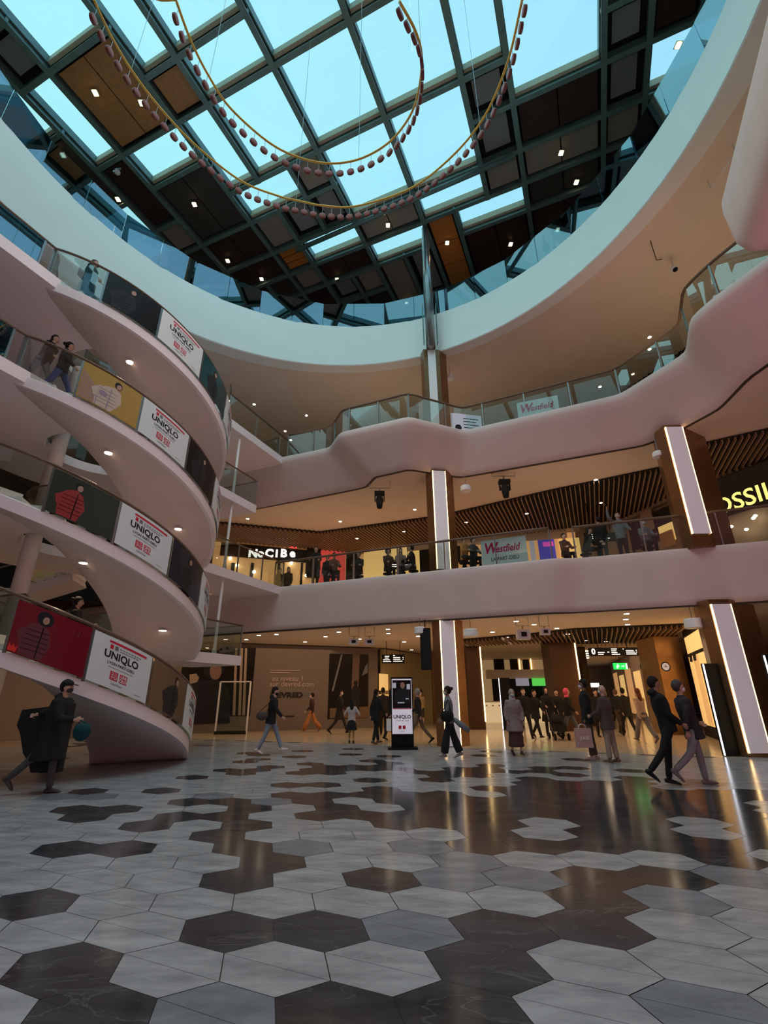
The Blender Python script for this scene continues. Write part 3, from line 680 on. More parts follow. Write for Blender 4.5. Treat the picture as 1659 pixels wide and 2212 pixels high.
def poster(kind, pc, k, label):
    S = PanelS(pc, k); hw = 0.675
    t = thing('poster', label, 'poster', S(0, 0, 0), 'posters on the curved staircase glass')
    base = {'uniqlo': 'postwhite', 'red': 'postred', 'redjacket': 'postgreen', 'fleece': 'postyellow', 'brown': 'postbrown', 'navy': 'postnavy', 'black': 'postblack', 'teal': 'postteal', 'pale': 'postwhite'}[kind]
    mb = MB(); rg = []
    for i in range(13):
        x = -hw + 2 * hw * i / 12; rg.append([S(x, 0.0, 0), S(x, 0.97, 0), S(x, 0.97, -0.012), S(x, 0.0, -0.012)])
    mb.loft(rg); mb.build('sheet', M[base], t)
    e = 0.004
    if kind in ('uniqlo', 'pale'):
        r = MB(); crect(r, S, -0.36, 0.86, 0.52, 0.905, e); r.build('red_bar', M['logored'], t)
        for x in (-0.15, 0.06):
            r = MB(); crect(r, S, x - 0.085, 0.17, x + 0.085, 0.335, e); r.build('logo_square', M['logored'], t)
        r = MB(); crect(r, S, -0.33, 0.745, -0.26, 0.83, e); r.build('small_logo', M['logored'], t)
        b = MB()
        draw_text(b, S, 'UNIQLO', -0.04, 0.625, 0.20, e, bold=0.006); draw_text(b, S, 'LYON PART-DIEU', -0.03, 0.475, 0.078, e, bold=0.002)
        draw_text(b, S, 'LifeWear', -0.06, 0.10, 0.065, e)
        b.build('lettering', M['ink'], t)
        b = MB()
        crect(b, S, -0.23, 0.745, -0.155, 0.83, e)
        for i, (x1, y) in enumerate(((0.36, 0.80), (0.30, 0.755))):
            x = -0.12; 
            while x < x1: crect(b, S, x, y - 0.008, x + 0.05, y + 0.010, e); x += 0.065
        crect(b, S, -0.30, 0.395, 0.26, 0.405, e); crect(b, S, 0.36, 0.07, 0.52, 0.08, e)
        b.build('small_print', M['inkgrey'], t)
        wh = MB(); draw_text(wh, S, 'UNI', 0.06, 0.285, 0.078, 2 * e, bold=0.003); draw_text(wh, S, 'QLO', 0.06, 0.215, 0.078, 2 * e, bold=0.003)
        draw_text(wh, S, '\u30e6\u30cb', -0.15, 0.285, 0.072, 2 * e, bold=0.002); draw_text(wh, S, '\u30af\u30ed', -0.15, 0.215, 0.072, 2 * e, bold=0.002)
        wh.build('logo_lettering', M['postwhite'], t)
    elif kind in ('red', 'redjacket', 'fleece', 'brown', 'navy', 'black', 'teal'):
        P = {'red': (PINKJ, -0.22, 0.0), 'redjacket': (REDJ, -0.20, 0.0), 'fleece': (CREAMJ, -0.05, -0.35), 'brown': (DARKJ, 0.05, -0.2), 'navy': (DARKJ, -0.05, 0), 'black': (DARKJ, -0.2, -0.3), 'teal': (DARKJ, -0.1, 0.2)}[kind]
        jm, x0, ln = P
        body = MB()
        cpoly(body, S, [(x0 - 0.26, 0.02), (x0 + 0.12, 0.02), (x0 + 0.24 - ln * .2, 0.35), (x0 + 0.16 - ln * .3, 0.62), (x0 + 0.02 - ln * .3, 0.70), (x0 - 0.16 - ln * .2, 0.62), (x0 - 0.30, 0.42)], e)
        cpoly(body, S, [(x0 - 0.16, 0.60), (x0 - 0.36, 0.42), (x0 - 0.30, 0.24), (x0 - 0.08, 0.30), (x0 - 0.10, 0.38), (x0 - 0.22, 0.42)], 1.5 * e)
        body.build('printed_jacket', jm, t)
        hx, hy = x0 + 0.06 - ln * .35, 0.79
        h = MB(); cell_(h, S, hx, hy, 0.145 if kind == 'red' else 0.085, 0.14 if kind == 'red' else 0.10, 1.6 * e); h.build('printed_hair', M['ink'], t)
        f = MB(); cell_(f, S, hx + 0.015, hy - 0.025, 0.055, 0.075, 2.2 * e, -0.3); f.build('printed_face', SKIN, t)
        q = MB()
        for i in range(5):
            y = 0.14 + 0.09 * i; cpoly(q, S, [(x0 - 0.25 + .01 * i, y), (x0 + 0.18, y + 0.02), (x0 + 0.18, y + 0.03), (x0 - 0.25 + .01 * i, y + 0.01)], 2 * e)
        cpoly(q, S, [(x0 + 0.01, 0.03), (x0 + 0.03, 0.03), (x0 + 0.07, 0.62), (x0 + 0.05, 0.62)], 2.2 * e)
        q.build('printed_seams', M['postblack'] if kind != 'fleece' else LILAC, t)
        if kind == 'fleece':
            q = MB()
            for i in range(9): crect(q, S, -0.64 + i * 0.045, 0.02, -0.62 + i * 0.045, 0.75 - 0.04 * i, 1.2 * e)
            cell_(q, S, -0.15, 0.40, 0.09, 0.06, 2.5 * e); q.build('printed_stripes', LILAC, t)
        if kind == 'red':
            q = MB(); cpoly(q, S, [(-0.66, 0.03), (-0.52, 0.03), (-0.50, 0.17), (-0.54, 0.10), (-0.57, 0.18), (-0.60, 0.10), (-0.64, 0.17)], e); q.build('printed_glove', mat('printed_bright_red', (0.75, 0.04, 0.03), 0.5), t)
            q = MB()
            for a, b in (((0.36, 0.80), (0.36, 0.72)), ((0.36, 0.72), (0.44, 0.70)), ((0.44, 0.70), (0.46, 0.80))): cpoly(q, S, [(a[0], a[1]), (b[0] + .001, b[1]), (b[0] + 0.006, b[1]), (a[0] + 0.006, a[1])], e)
            q.build('printed_outline', M['inkgrey'], t)
    return t
JO = [-89.5, -67.5, -45.5, -23.5, -1, 21.0, 38]
CONT = {1: [None, 'red', 'uniqlo', 'brown', 'uniqlo', None], 2: [None, 'redjacket', 'uniqlo', 'navy', 'pale', None], 3: [None, 'fleece', 'uniqlo', 'black', 'pale', None], 4: [None, 'black', 'uniqlo', 'teal', 'pale', None]}
FLN = ['lowest', 'second lowest', 'third', 'topmost']
DESC = {'red': 'dark red poster of a curly-haired model in a mauve puffer jacket on the {} flight', 'redjacket': 'dark poster of a model in a red padded vest on the {} flight', 'fleece': 'ochre poster of a model in a cream fleece on the {} flight',
        'brown': 'brown poster with a dark coated figure on the {} flight', 'navy': 'navy poster with a dark figure on the {} flight', 'black': 'black poster with a barely seen figure on the {} flight', 'teal': 'dark teal poster near the right turn of the {} flight',
        'pale': 'pale poster with black lettering at the far right turn of the {} flight'}
for k in range(1, 5):
    bt = stair
    for a, b in zip(JO[:-1], JO[1:]):
        mb = MB(); rg = []
        for i in range(9):
            p = a + 0.4 + (b - a - 0.8) * i / 8; z = max(zr(p, k), 0); rg.append([cyl(p, 3.58, z - 0.02), cyl(p, 3.58, z + 1.03), cyl(p, 3.56, z + 1.03), cyl(p, 3.56, z - 0.02)])
        mb.loft(rg); mb.build('glass_panel', M['glass'], bt)
    for a in JO[:-1]:
        z = max(0, zr(a, k)); mb = MB(); d = cyl(a, 1, 0) - cyl(a, 0, 0)
        mb.box(cyl(a, 3.60, z + 0.5), (0.05, 0.06, 1.04), radians(a)); mb.build('post', M['chrome'], bt)
    pts = [cyl(38 - 127.5 * i / 48, 3.6, zr(38 - 127.5 * i / 48, k) + 1.07) for i in range(49)]
    # level part beyond the head of the flight
    q0 = pts[-1]; pts += [Vector((q0.x, q0.y, PIT * k + 1.07)) + VX * -0.5, Vector((q0.x, q0.y, PIT * k + 1.07)) + VX * -5.0]
    MB().tube(pts, 0.035, 10).build('handrail', M['rail'], bt, smooth=True)
    # bridge glass
    g0 = Vector((q0.x, q0.y, PIT * k))
    for i in range(3):
        a = g0 + VX * (-0.3 - 1.5 * i); b = g0 + VX * (-1.75 - 1.5 * i)
        mb = MB(); mb.bar(a + Vector((0, 0, .52)), b + Vector((0, 0, .52)), 0.02, 1.03); mb.build('glass_panel', M['mirror'] if k > 2 else M['glass'], bt)
        mb = MB(); mb.box(a + VX * 0.03 + Vector((0, 0, .52)), (0.05, 0.05, 1.04), AX); mb.build('post', M['chrome'], bt)
    # inner rail
    ib = stair
    pts = [cyl(38 - 127.5 * i / 30, 1.4, zr(38 - 127.5 * i / 30, k) + 1.0) for i in range(31)] + [cyl(-89.5 - 12 * i, 1.4, PIT * k + 1.0) for i in range(1, 19)]
    MB().tube(pts, 0.025, 8).build('inner_handrail', M['rail'], ib, smooth=True)
    mb = MB(); rg = [[p + Vector((0, 0, -0.02)), p + Vector((0, 0, -0.95)), p + Vector((0.01, 0.01, -0.95)), p + Vector((0.01, 0.01, -0.02))] for p in pts]; mb.loft(rg); mb.build('inner_glass', M['glass'], ib)
    # landing guard on the court side
    lz = PIT * k; vend = 13.95 if k in (1, 3) else (16.2 if k == 2 else 18.6)
    lg = stair
    A = cyl(38, 3.6, lz); B = W(-11.5, 11.9, lz); C = W(-11.5, vend, lz); path = [A, B, C]
    if k in (1, 3): path.append(W(-13.4, vend, lz))
    MB().tube([p + Vector((0, 0, 1.07)) for p in path], 0.03 if k < 4 else 0.04, 8).build('handrail', M['rail'], lg, smooth=True)
    for a, b in zip(path[:-1], path[1:]):
        n = max(1, round((b - a).length / 1.6))
        for i in range(n):
            p = a.lerp(b, i / n); q = a.lerp(b, (i + 1) / n); d = (q - p).normalized() * 0.05
            MB().bar(p + d + Vector((0, 0, .53)), q - d + Vector((0, 0, .53)), 0.015, 1.0).build('glass_panel', M['glass'], lg)
            MB().box(q + Vector((0, 0, .53)), (0.04, 0.04, 1.06), AX).build('post', M['chrome'], lg)
    for i, kind in enumerate(CONT[k]):
        if kind:
            pc = (JO[i] + JO[i + 1]) / 2
            if kind == 'uniqlo':
                lab = ('white poster with bold black lettering in the middle of the %s flight' if i == 2 else 'white poster with black lettering turning away at the right end of the %s flight') % FLN[k - 1]
            else: lab = DESC[kind].format(FLN[k - 1])
            poster(kind, pc, k, lab)

# straight service flight seen behind the curved stair
t = thing('straight_stair', 'short straight stair with white underside behind the stair core', 'staircase', (-12.6, 16.5, 3.0))
mb = MB(); a = Vector((-14.2, 17.0, 4.6)); b = Vector((-11.6, 17.6, 5.7)); mb.bar(a, b, 1.4, 0.3); mb.build('stringer', M['rimwhite'], t)
mb = MB()
for i in range(9):
    p = a.lerp(b, (i + 0.5) / 9); mb.box(p + Vector((0, 0, 0.22)), (0.3, 1.35, 0.14), radians(13))
mb.build('treads', M['white'], t)
mb = MB(); mb.bar(a + Vector((0.1, -0.7, 1.15)), b + Vector((0, -0.7, 1.15)), 0.05, 0.05); mb.build('handrail', M['chrome'], t)

# ================================================================== GALLERY BALUSTRADES
def gallery_rail(label, edge, z, rng, step, skip_ends=True):
    """edge: list of (top,bottom) samples; rail set back a little from the lip"""
    pts = [t + (b - t).normalized() * 0.10 for t, b in edge]
    i0 = min(range(len(pts)), key=lambda i: (pts[i] - Vector(rng[0])).length); i1 = min(range(len(pts)), key=lambda i: (pts[i] - Vector(rng[1])).length)
    pts = pts[min(i0, i1):max(i0, i1) + 1]
    t = thing('gallery_balustrade', label, 'balustrade', (pts[0].x, pts[0].y, z), 'bronze railed gallery balustrades')
    MB().tube([(p.x, p.y, z + 1.08) for p in pts], 0.045, 10).build('handrail', M['rail'], t, smooth=True)
    L = [0]
    for a, b in zip(pts[:-1], pts[1:]): L.append(L[-1] + (b - a).length)
    def at(s):
        for i in range(len(L) - 1):
            if L[i + 1] >= s: f = (s - L[i]) / max(1e-6, L[i + 1] - L[i]); return pts[i].lerp(pts[i + 1], f)
        return pts[-1]
    n = max(1, round(L[-1] / step))
    for i in range(n + 1):
        p = at(L[-1] * i / n); d = at(min(L[-1], L[-1] * i / n + 0.1)) - at(max(0, L[-1] * i / n - 0.1)); an = atan2(d.y, d.x)
        MB().box((p.x, p.y, z + 0.50), (0.045, 0.05, 1.12), an).build('post', M['chrome'], t)
        if i < n:
            s0, s1 = L[-1] * i / n + 0.05, L[-1] * (i + 1) / n - 0.05; m = MB(); rg = []
            for j in range(5):
                q = at(s0 + (s1 - s0) * j / 4); nn = Vector((-d.y, d.x)).normalized() * 0.012; rg.append([(q.x, q.y, z - 0.02), (q.x, q.y, z + 1.02), (q.x + nn.x, q.y + nn.y, z + 1.02), (q.x + nn.x, q.y + nn.y, z - 0.02)])
            m.loft([[Vector(v) for v in r] for r in rg]); m.build('glass_panel', M['glass'], t)
    return at, L
gallery_rail('long glass balustrade of the first gallery, left of the slight bend', R1, Z1, ((-4.6, 19.3), (5.7, 15.1)), 1.75)
gallery_rail('glass balustrade of the first gallery from the bend to the right edge', R1, Z1, ((6.35, 15.1), (16.0, 11.4)), 1.9)
gallery_rail('glass balustrade of the top gallery left of the roof post column', R2, Z2, ((-4.4, 18.6), (0.97, 15.45)), 1.4)
gallery_rail('long glass balustrade of the top gallery right of the roof post column', R2, Z2, ((0.97, 15.45), (8.3, 14.1)), 1.55)
gallery_rail('glass balustrade of the top gallery climbing to the upper right corner', R2, Z2, ((8.4, 14.0), (11.4, 2.0)), 1.7)
def banner(label, px, zb, edgeY, kind):
    x0, y0, x1, y1 = px
    a = aty(x0, (y0 + y1) / 2, edgeY[0]); b = aty(x1, (y0 + y1) / 2, edgeY[1]); a.z = b.z = 0
    X = (b - a).normalized(); S = Plane2((a + b) / 2 + Vector((0, 0, zb + 0.5)), X, (0, 0, 1)); hw = (b - a).length / 2
    t = thing('banner', label, 'banner', S(0, -0.5), 'banners on the gallery glass')
    mb = MB(); mb.prism([S(-hw, 0, 0.0), S(hw, 0, 0.0), S(hw, 0, -0.012), S(-hw, 0, -0.012)], zb, zb + 0.98); mb.build('sheet', M['postwhite'] if kind != 'info' else M['screengrey'], t)
    if kind == 'wf':
        m = MB(); draw_text(m, S, 'W', -0.47, 0.15, 0.52, 0.006, bold=0.016, shear=0.25, sx=0.85); draw_text(m, S, 'estfield', 0.13, 0.11, 0.36, 0.006, bold=0.006, shear=0.28, sx=0.80); m.build('red_lettering', M['wfred'], t)
        m = MB(); draw_text(m, S, 'LA PART-DIEU', 0.02, -0.25, 0.19, 0.006, bold=0.001, sx=0.8); m.build('black_lettering', M['ink'], t)
    else:
        m = MB(); draw_ell(m, S, -hw * 0.55, -0.18, 0.14, 0.14, 0.006)
        for i in range(4): draw_rect(m, S, -hw * 0.2, 0.25 - i * 0.14, hw * (0.8 - 0.15 * (i % 2)), 0.29 - i * 0.14, 0.006)
        m.build('print', M['ink'], t)
banner('white banner with crimson italic lettering on the first gallery glass', (1040, 1168, 1140, 1232), Z1 - 0.03, (16.17, 15.52), 'wf')
banner('white banner with crimson italic lettering high on the top gallery glass', (1117, 855, 1208, 905), Z2 - 0.10, (15.95, 15.42), 'wf')
banner('small pale notice with lines of print on the top gallery glass', (975, 905, 1041, 935), Z2 - 0.25, (16.35, 16.62), 'info')

# ================================================================== CHANDELIER
outer_px = [(203, 0), (239, 76), (289, 159), (351, 239), (427, 318), (521, 391), (600, 423), (645, 434), (703, 445), (771, 445), (883, 409), (970, 344), (1043, 257), (1095, 139), (1128, 0)]
inner_px = [(380, 0), (412, 87), (452, 166), (499, 235), (580, 307), (645, 340), (710, 353), (775, 344), (836, 311), (880, 260), (903, 203), (911, 127), (898, 69), (863, 4)]
def spl(P, n=10):
    out = []
    for i in range(len(P) - 1):
        p0, p1, p2, p3 = P[max(0, i - 1)], P[i], P[i + 1], P[min(len(P) - 1, i + 2)]
        for k in range(n):
            t = k / n; out.append(0.5 * ((2 * p1) + (p2 - p0) * t + (2 * p0 - 5 * p1 + 4 * p2 - p3) * t * t + (3 * p1 - p0 - 3 * p2 + p3) * t ** 3))
    out.append(P[-1]); return out
ZC = 15.0
Po = [atz(x, y, ZC) for x, y in outer_px]
Pi = [atz(x, y, ZC - (0.0 if i < 9 else (i - 8) * 0.28)) for i, (x, y) in enumerate(inner_px)]
link = [Vector((-4.75, 5.0, ZC)), Vector((-4.0, 3.2, ZC)), Vector((-2.2, 1.7, ZC)), Vector((0.0, 1.5, ZC)), Vector((2.1, 2.8, ZC)), Vector((3.2, 4.6, ZC))]
path_in = spl(Pi[::-1]); path_out = spl(Po[::-1]); path_link = spl([Pi[0]] + link + [Po[-1]], 6)
full = path_in + path_link[1:-1] + path_out
ch = thing('spiral_chandelier', 'golden spiral tube chandelier with hanging copper discs below the glazed roof', 'chandelier', (-1.5, 6.0, ZC))
MB().tube(full, 0.028, 8).build('spiral_tube', M['gold'], ch, smooth=True)
def walk(P, st):
    out = []; acc = 0
    for a, b in zip(P[:-1], P[1:]):
        L = (b - a).length
        while acc <= L and L > 0: out.append((a.lerp(b, acc / L), (b - a).normalized())); acc += st
        acc -= L
    return out
d0 = None
for n, (p, d) in enumerate(walk(path_in, 0.29) + walk(path_out, 0.262)):
    if d0 is None:
        m = MB(); m.disc((0, 0, -0.30), (0, 1, 0), 0.115, 0.0, 4) if False else None
        m.tube([(0, -0.11, -0.34), (0, -0.105, -0.30), (0, 0.105, -0.30), (0, 0.11, -0.34)], 0.01, 4) if False else None
        m.tube([(0, -0.035, -0.42), (0, -0.028, -0.42), (0, 0.028, -0.42), (0, 0.035, -0.42)], [0.088, 0.098, 0.098, 0.088], 16)
        d0 = m.build('pendant_disc', M['disc'], ch, local=True); smooth_angle(d0, 40)
        r0 = MB().tube([(0, 0, -0.33), (0, 0, 0)], 0.006, 5).build('hanger', M['chrome'], d0, local=True)
        o, r = d0, r0
    else:
        o = d0.copy(); COL.objects.link(o); r = r0.copy(); COL.objects.link(r); r.parent = o
    o.location = p - ch.location; o.rotation_euler = (0, 0, atan2(d.y, d.x))
for i in (20, 60, 110, len(full) - 20, len(full) - 70, len(full) - 120):
    p = full[i]; MB().tube([p, (p.x, p.y, ZR)], 0.006, 4).build('suspension_wire', M['chrome'], ch)

# ================================================================== LIGHT FITTINGS
def dup_tree(o, loc, rot=None, label=None):
    c = o.copy(); COL.objects.link(c); c.location = loc
    if rot is not None: c.rotation_euler = rot
    if label: c['label'] = label
    for ch_ in list(o.children):
        k = ch_.copy(); COL.objects.link(k); k.parent = c
    return c
def downlight_proto(label, group, r, m, square=False):
    t = thing('downlight', label, 'downlight', (0, 0, 0), group)
    mb = MB()
    if square: mb.box((0, 0, -0.01), (r * 2.4, r * 2.4, 0.02))
    else: mb.tube([(0, 0, 0.01), (0, 0, -0.015)], r * 1.25, 16)
    mb.build('trim_ring', M['white'] if not square else M['steel'], t, local=True)
    mb = MB()
    if square: mb.box((0, 0, -0.03), (r * 1.6, r * 1.9, 0.03))
    else: mb.tube([(0, 0, -0.012), (0, 0, -0.022)], r, 16)
    mb.build('lamp', m, t, local=True); return t
def place(proto, pts, labels=None):
    for i, p in enumerate(pts):
        if i == 0: proto.location = p
        else: dup_tree(proto, p)
L0 = [(532, 1383), (559, 1374), (597, 1372), (659, 1388), (703, 1377), (732, 1367), (777, 1382), (838, 1361), (839, 1370), (873, 1388), (889, 1405), (903, 1376), (1115, 1344), (1154, 1351), (1064, 1367), (1095, 1378), (1110, 1387), (1017, 1391), (1203, 1359), (1227, 1371), (1265, 1385), (1354, 1328), (1352, 1340), (1356, 1351), (1309, 1387)]
place(downlight_proto('small round recessed lamp glowing in the smooth ceiling over the ground floor', 'ground floor ceiling downlights', 0.085, M['lamp']), [atz(x, y, Z0C + 0.0) + Vector((0, 0, 0.045)) for x, y in L0])
L1 = [(535, 1120), (735, 1126), (896, 1100), (872, 1148), (771, 1163), (1007, 1128), (1138, 1109), (1297, 1086), (1287, 1036)]
place(downlight_proto('small round recessed lamp glowing in the ceiling over the first gallery', 'first gallery ceiling downlights', 0.075, M['lamp']), [atz(x, y, Z1C + (0.05 if n in (0, 1, 2, 8) else -0.09)) for n, (x, y) in enumerate(L1)])
L2 = [(549, 873), (662, 897), (616, 931), (1403, 728), (1403, 754), (1296, 835), (628, 950)]
place(downlight_proto('small round recessed lamp in the ceiling over the top gallery', 'top gallery ceiling downlights', 0.07, M['lamp']), [atz(x, y, Z2C + 0.07) for x, y in L2])
LR = [(206, 200), (306, 222), (420, 441), (137, 334), (255, 430), (492, 563), (565, 602), (728, 603), (838, 486), (966, 524), (1212, 330), (1245, 393), (1103, 527), (878, 654), (1204, 495), (1465, 97)]
place(downlight_proto('square amber lamp fixed to a dark panel of the glazed roof', 'square roof panel lamps', 0.10, M['lamporange'], True), [atz(x, y, ZR + 0.12) for x, y in LR])
def hit_soffit(x, y, k):
    r = ray(x, y); best = None; o = Vector((0, 0, H))
    t = 3.0
    while t < 25:
        p = o + r * t; rr = sqrt((p.x - SX) ** 2 + (p.y - SY) ** 2)
        if 1.4 < rr < 3.6:
            ph = degrees(atan2(p.y - SY, p.x - SX)); 
            zz = (zr(ph, k) if -89.5 <= ph <= 38 else PIT * k) - 0.33
            e = abs(p.z - zz)
            if best is None or e < best[0]: best = (e, p.copy())
        t += 0.02
    return best[1] if best else None
SL = [(281, 781, 4), (235, 977, 3), (385, 1141, 3), (181, 1214, 2), (352, 1360, 2)]
dl = downlight_proto('bright round lamp set in the white underside of the curved staircase', 'curved staircase soffit lamps', 0.09, M['lamp'])
q = [hit_soffit(*a) for a in SL]; place(dl, [p + Vector((0, 0, -0.015)) for p in q if p])
for p in q:
    if p:
        l = bpy.data.lights.new('soffit_lamp_light', 'SPOT'); l.energy = 55; l.color = (1, 0.72, 0.45); l.spot_size = radians(110); l.shadow_soft_size = 0.08
        o = bpy.data.objects.new('soffit_lamp_light', l); COL.objects.link(o); o.location = p + Vector((0, 0, -0.06))

# ================================================================== SLATTED CEILINGS
def interp(P, u):
    for (a, b), (c, d) in zip(P[:-1], P[1:]):
        if a <= u <= c: return b + (d - b) * (u - a) / (c - a)
    return None
def slats(front, back, z, step=0.19, wd=0.038, ht=0.13):
    mb = MB(); bk = MB(); u = front[0][0]
    while u < front[-1][0]:
        f, b = interp(front, u), interp(back, u)
        if f is not None and b is not None and b > f + 0.1:
            mb.box(W(u, (f + b) / 2, z - ht / 2), (wd, b - f, ht), AX)
            bk.box(W(u, (f + b) / 2, z + 0.035), (step, b - f, 0.02), AX)
        u += step
    struct(mb.build('ceiling_slats', M['slat'])); struct(bk.build('ceiling', M['joint']))
slats([(-18.3, 16.6), (-16.5, 17.6), (-12.7, 20.95), (-6.0, 21.25), (-0.65, 20.2), (3.76, 19.6), (4.6, 18.1), (9.5, 17.4)],
      [(-18.3, 19.8), (-12.6, 25.1), (-5.8, 25.0), (0.0, 26.0), (2.5, 25.4), (5.6, 21.5), (9.5, 19.3)], Z1C + 0.0)
slats([(-6.2, 23.0), (-2.3, 21.9), (-0.6, 21.0), (3.4, 21.4)], [(-6.2, 25.0), (-2.3, 25.0), (-2.2, 27), (0.1, 28.0), (3.4, 28.0)], Z0C + 0.0)
a_, b_ = atz(1345, 852, Z2C), atz(1490, 762, Z2C); ua, va = UV(a_); ub, vb = UV(b_)
slats([(ua - 1.5, va + 0.9), (ua, va - 0.1), (ub, vb - 0.6), (9.5, vb - 0.8)], [(ua - 1.5, va + 4), (9.5, va + 4)], Z2C + 0.0)

# ================================================================== FIRST GALLERY SHOPS
class Shop:
    def __init__(s, name, label, A, B, z0, z1, m, depth=0.25, cat='shopfront'):
        s.A = Vector((A[0], A[1], 0)); s.B = Vector((B[0], B[1], 0)); s.z0 = z0; s.z1 = z1
        s.X = (s.B - s.A).normalized(); s.S = Plane2(s.A + Vector((0, 0, 0)), s.X, (0, 0, 1)); s.L = (s.B - s.A).length
        s.t = thing(name, label, cat, (s.A.x, s.A.y, z0))
        mb = MB(); S = s.S; mb.prism([S(0, 0, 0), S(s.L, 0, 0), S(s.L, 0, -depth), S(0, 0, -depth)], z0, z1); mb.build('backing', m, s.t)
    def px(s, x, y):
        p = onplane(x, y, s.A, s.S.N); return (p - s.A).dot(s.X), p.z
    def panel(s, nm, x0, y0, x1, y1, m, d=0.02, t=0.03, px=True):
        if px: (a, c), (b, e) = s.px(x0, y0), s.px(x1, y1)
        else: a, c, b, e = x0, y0, x1, y1
        z0, z1 = min(c, e), max(c, e); S = s.S
        z0 = max(z0, s.z0 + .01)
        mb = MB(); mb.prism([S(a, 0, d), S(b, 0, d), S(b, 0, d - t), S(a, 0, d - t)], z0, z1); return mb.build(nm, m, s.t)
    def text(s, nm, txt, x, y, size, m, d=0.04, **k):
        a, z = s.px(x, y); mb = MB(); draw_text(mb, s.S, txt, a, z, size, d, **k); return mb.build(nm, m, s.t)
A1w, B1w, C1w, D1w, E1w, F1w, G1w = W(-18.6, 19.5), W(-12.6, 25.2), W(-5.8, 25.1), W(0.1, 26.1), W(2.6, 25.5), W(5.7, 21.4), W(9.5, 19.2)
nb = Shop('shopfront', 'warmly lit perfume shop with white rounded lettering on the first gallery', A1w, B1w, Z1, Z1C - 0.17, M['shopwarm'])
nb.panel('sign_band', 478, 1172, 660, 1216, M['matblack'], 0.10, 0.1)
nb.panel('ceiling_band', 478, 1160, 752, 1166, M['ceiling'], 0.14, 0.12)
nb.panel('red_panel', 690, 1182, 745, 1262, M['signred'] if False else mat('shop_red_wall', (0.7, 0.08, 0.06), 0.5, em=(0.9, 0.10, 0.08), es=0.35), 0.03)
nb.panel('display_pillar', 663, 1170, 688, 1250, M['matblack'], 0.3, 0.3)
nb.panel('black_panel', 748, 1195, 786, 1262, M['matblack'], 0.12, 0.12)
for i, (s, x) in enumerate((('N', 546), ('o', 563), ('C', 581), ('i', 597), ('B', 612), ('e', 631))):
    nb.text('letter', s, x, 1197, 0.66, M['signwhite'], 0.13, bold=0.03)
a, z = nb.px(632, 1184); mb = MB(); draw_rect(mb, nb.S, a - 0.20, z - 0.04, a + 0.22, z + 0.07, 0.13); mb.build('accent', M['signred'], nb.t)
for x in (500, 542, 600, 650): nb.panel('mullion', x, 1216, x + 1.5, 1275, M['matblack'], 0.05)
for x, y in ((497, 1208), (512, 1223), (548, 1237), (628, 1218), (707, 1222), (660, 1245)): 
    a, z = nb.px(x, y); m = MB(); m.ell(nb.S(a, z, 0.2), (0.09, 0.09, 0.09), 8, 6); m.build('globe_lamp', M['lamp'], nb.t)
s2 = Shop('shopfront', 'pale glowing shop behind the people seated left of the first gallery column', B1w + UX * 0.1, C1w, Z1, Z1C - 0.17, M['shopwarm'])
s2.panel('bright_wall', 786, 1185, 917, 1275, M['shopyellow'], 0.02); s2.panel('beam', 880, 1163, 940, 1185, M['ceiling'], 0.1)
s2.panel('dark_door', 905, 1150, 960, 1240, M['matblack'], 0.05)
s3 = Shop('shopfront', 'shop with blue and violet screen on the first gallery beside the white banner', C1w + UX * 0.05, D1w - UX * 0.05, Z1, Z1C - 0.17, M['shopwarm'])
s3.panel('lintel', 985, 1153, 1225, 1163, M['ceiling'], 0.12, 0.1)
s3.panel('blue_screen', 1160, 1160, 1205, 1226, M['screenblue'], 0.05); s3.panel('violet_streak', 1172, 1172, 1196, 1180, M['screenpink'], 0.07, 0.01)
s3.panel('pale_screen', 1142, 1165, 1160, 1222, M['screengrey'], 0.05); s3.panel('dark_pier', 983, 1142, 1007, 1215, M['matblack'], 0.1)
s3.panel('blue_strip', 1008, 1180, 1012, 1225, M['screenblue'], 0.08); s3.panel('light_band', 1057, 1158, 1150, 1168, M['signwhite'] if False else M['screengrey'], 0.09); s3.panel('warm_wall', 1206, 1165, 1265, 1215, M['shopyellow'], 0.04)
s4 = Shop('shopfront', 'dark shopfront on the first gallery behind the two figures right of the screen', D1w + UX * 0.05, E1w - UX * 0.05, Z1, Z1C - 0.17, M['wallbrown'])
s5 = Shop('shopfront', 'dark shop with angled black fascia on the first gallery behind the wide column', E1w + UX * 0.05, F1w, Z1, Z1C - 0.17, M['wallbrown'])
s5.panel('black_fascia', 0.1, Z1 + 2.4, s5.L - 0.1, Z1C - 0.35, M['matblack'], 0.15, 0.1, px=False)
s5.panel('brown_plaque', 1388, 1105, 1422, 1142, M['wallbrown'], 0.2, 0.04); s5.panel('wood_box', 1433, 1155, 1468, 1176, M['wood'], 0.25, 0.1)
fa, fb_ = atz(1535, 1040, 9.7), atz(1700, 975, 9.7)
s6 = Shop('shopfront', 'black shopfront with yellow capital lettering on the first gallery at the right edge', fa, fb_, Z1, 9.64, M['wallbrown'])
s6.panel('black_fascia', 0.0, 8.05, s6.L, 9.63, M['matblack'], 0.15, 0.14, px=False)
s6.text('lettering', 'FOSSIL', 1598, 1085, 0.92, M['signyellow'], 0.17, bold=0.012)
s6.panel('dark_wall', 0.0, Z1, s6.L, 7.4, M['wallbrown'], 0.05, 0.04, px=False)
s5.panel('lit_wall', 1428, 1140, 1482, 1160, M['shopyellow'], 0.18, 0.03)
for x, y in ((1592, 1140), (1625, 1146), (1640, 1122), (1644, 1117)):
    a, z = s6.px(x, y); m = MB(); m.ell(s6.S(a, z, 0.35), (0.07, 0.07, 0.05), 8, 6); m.build('spot_lamp', M['lamp'], s6.t)
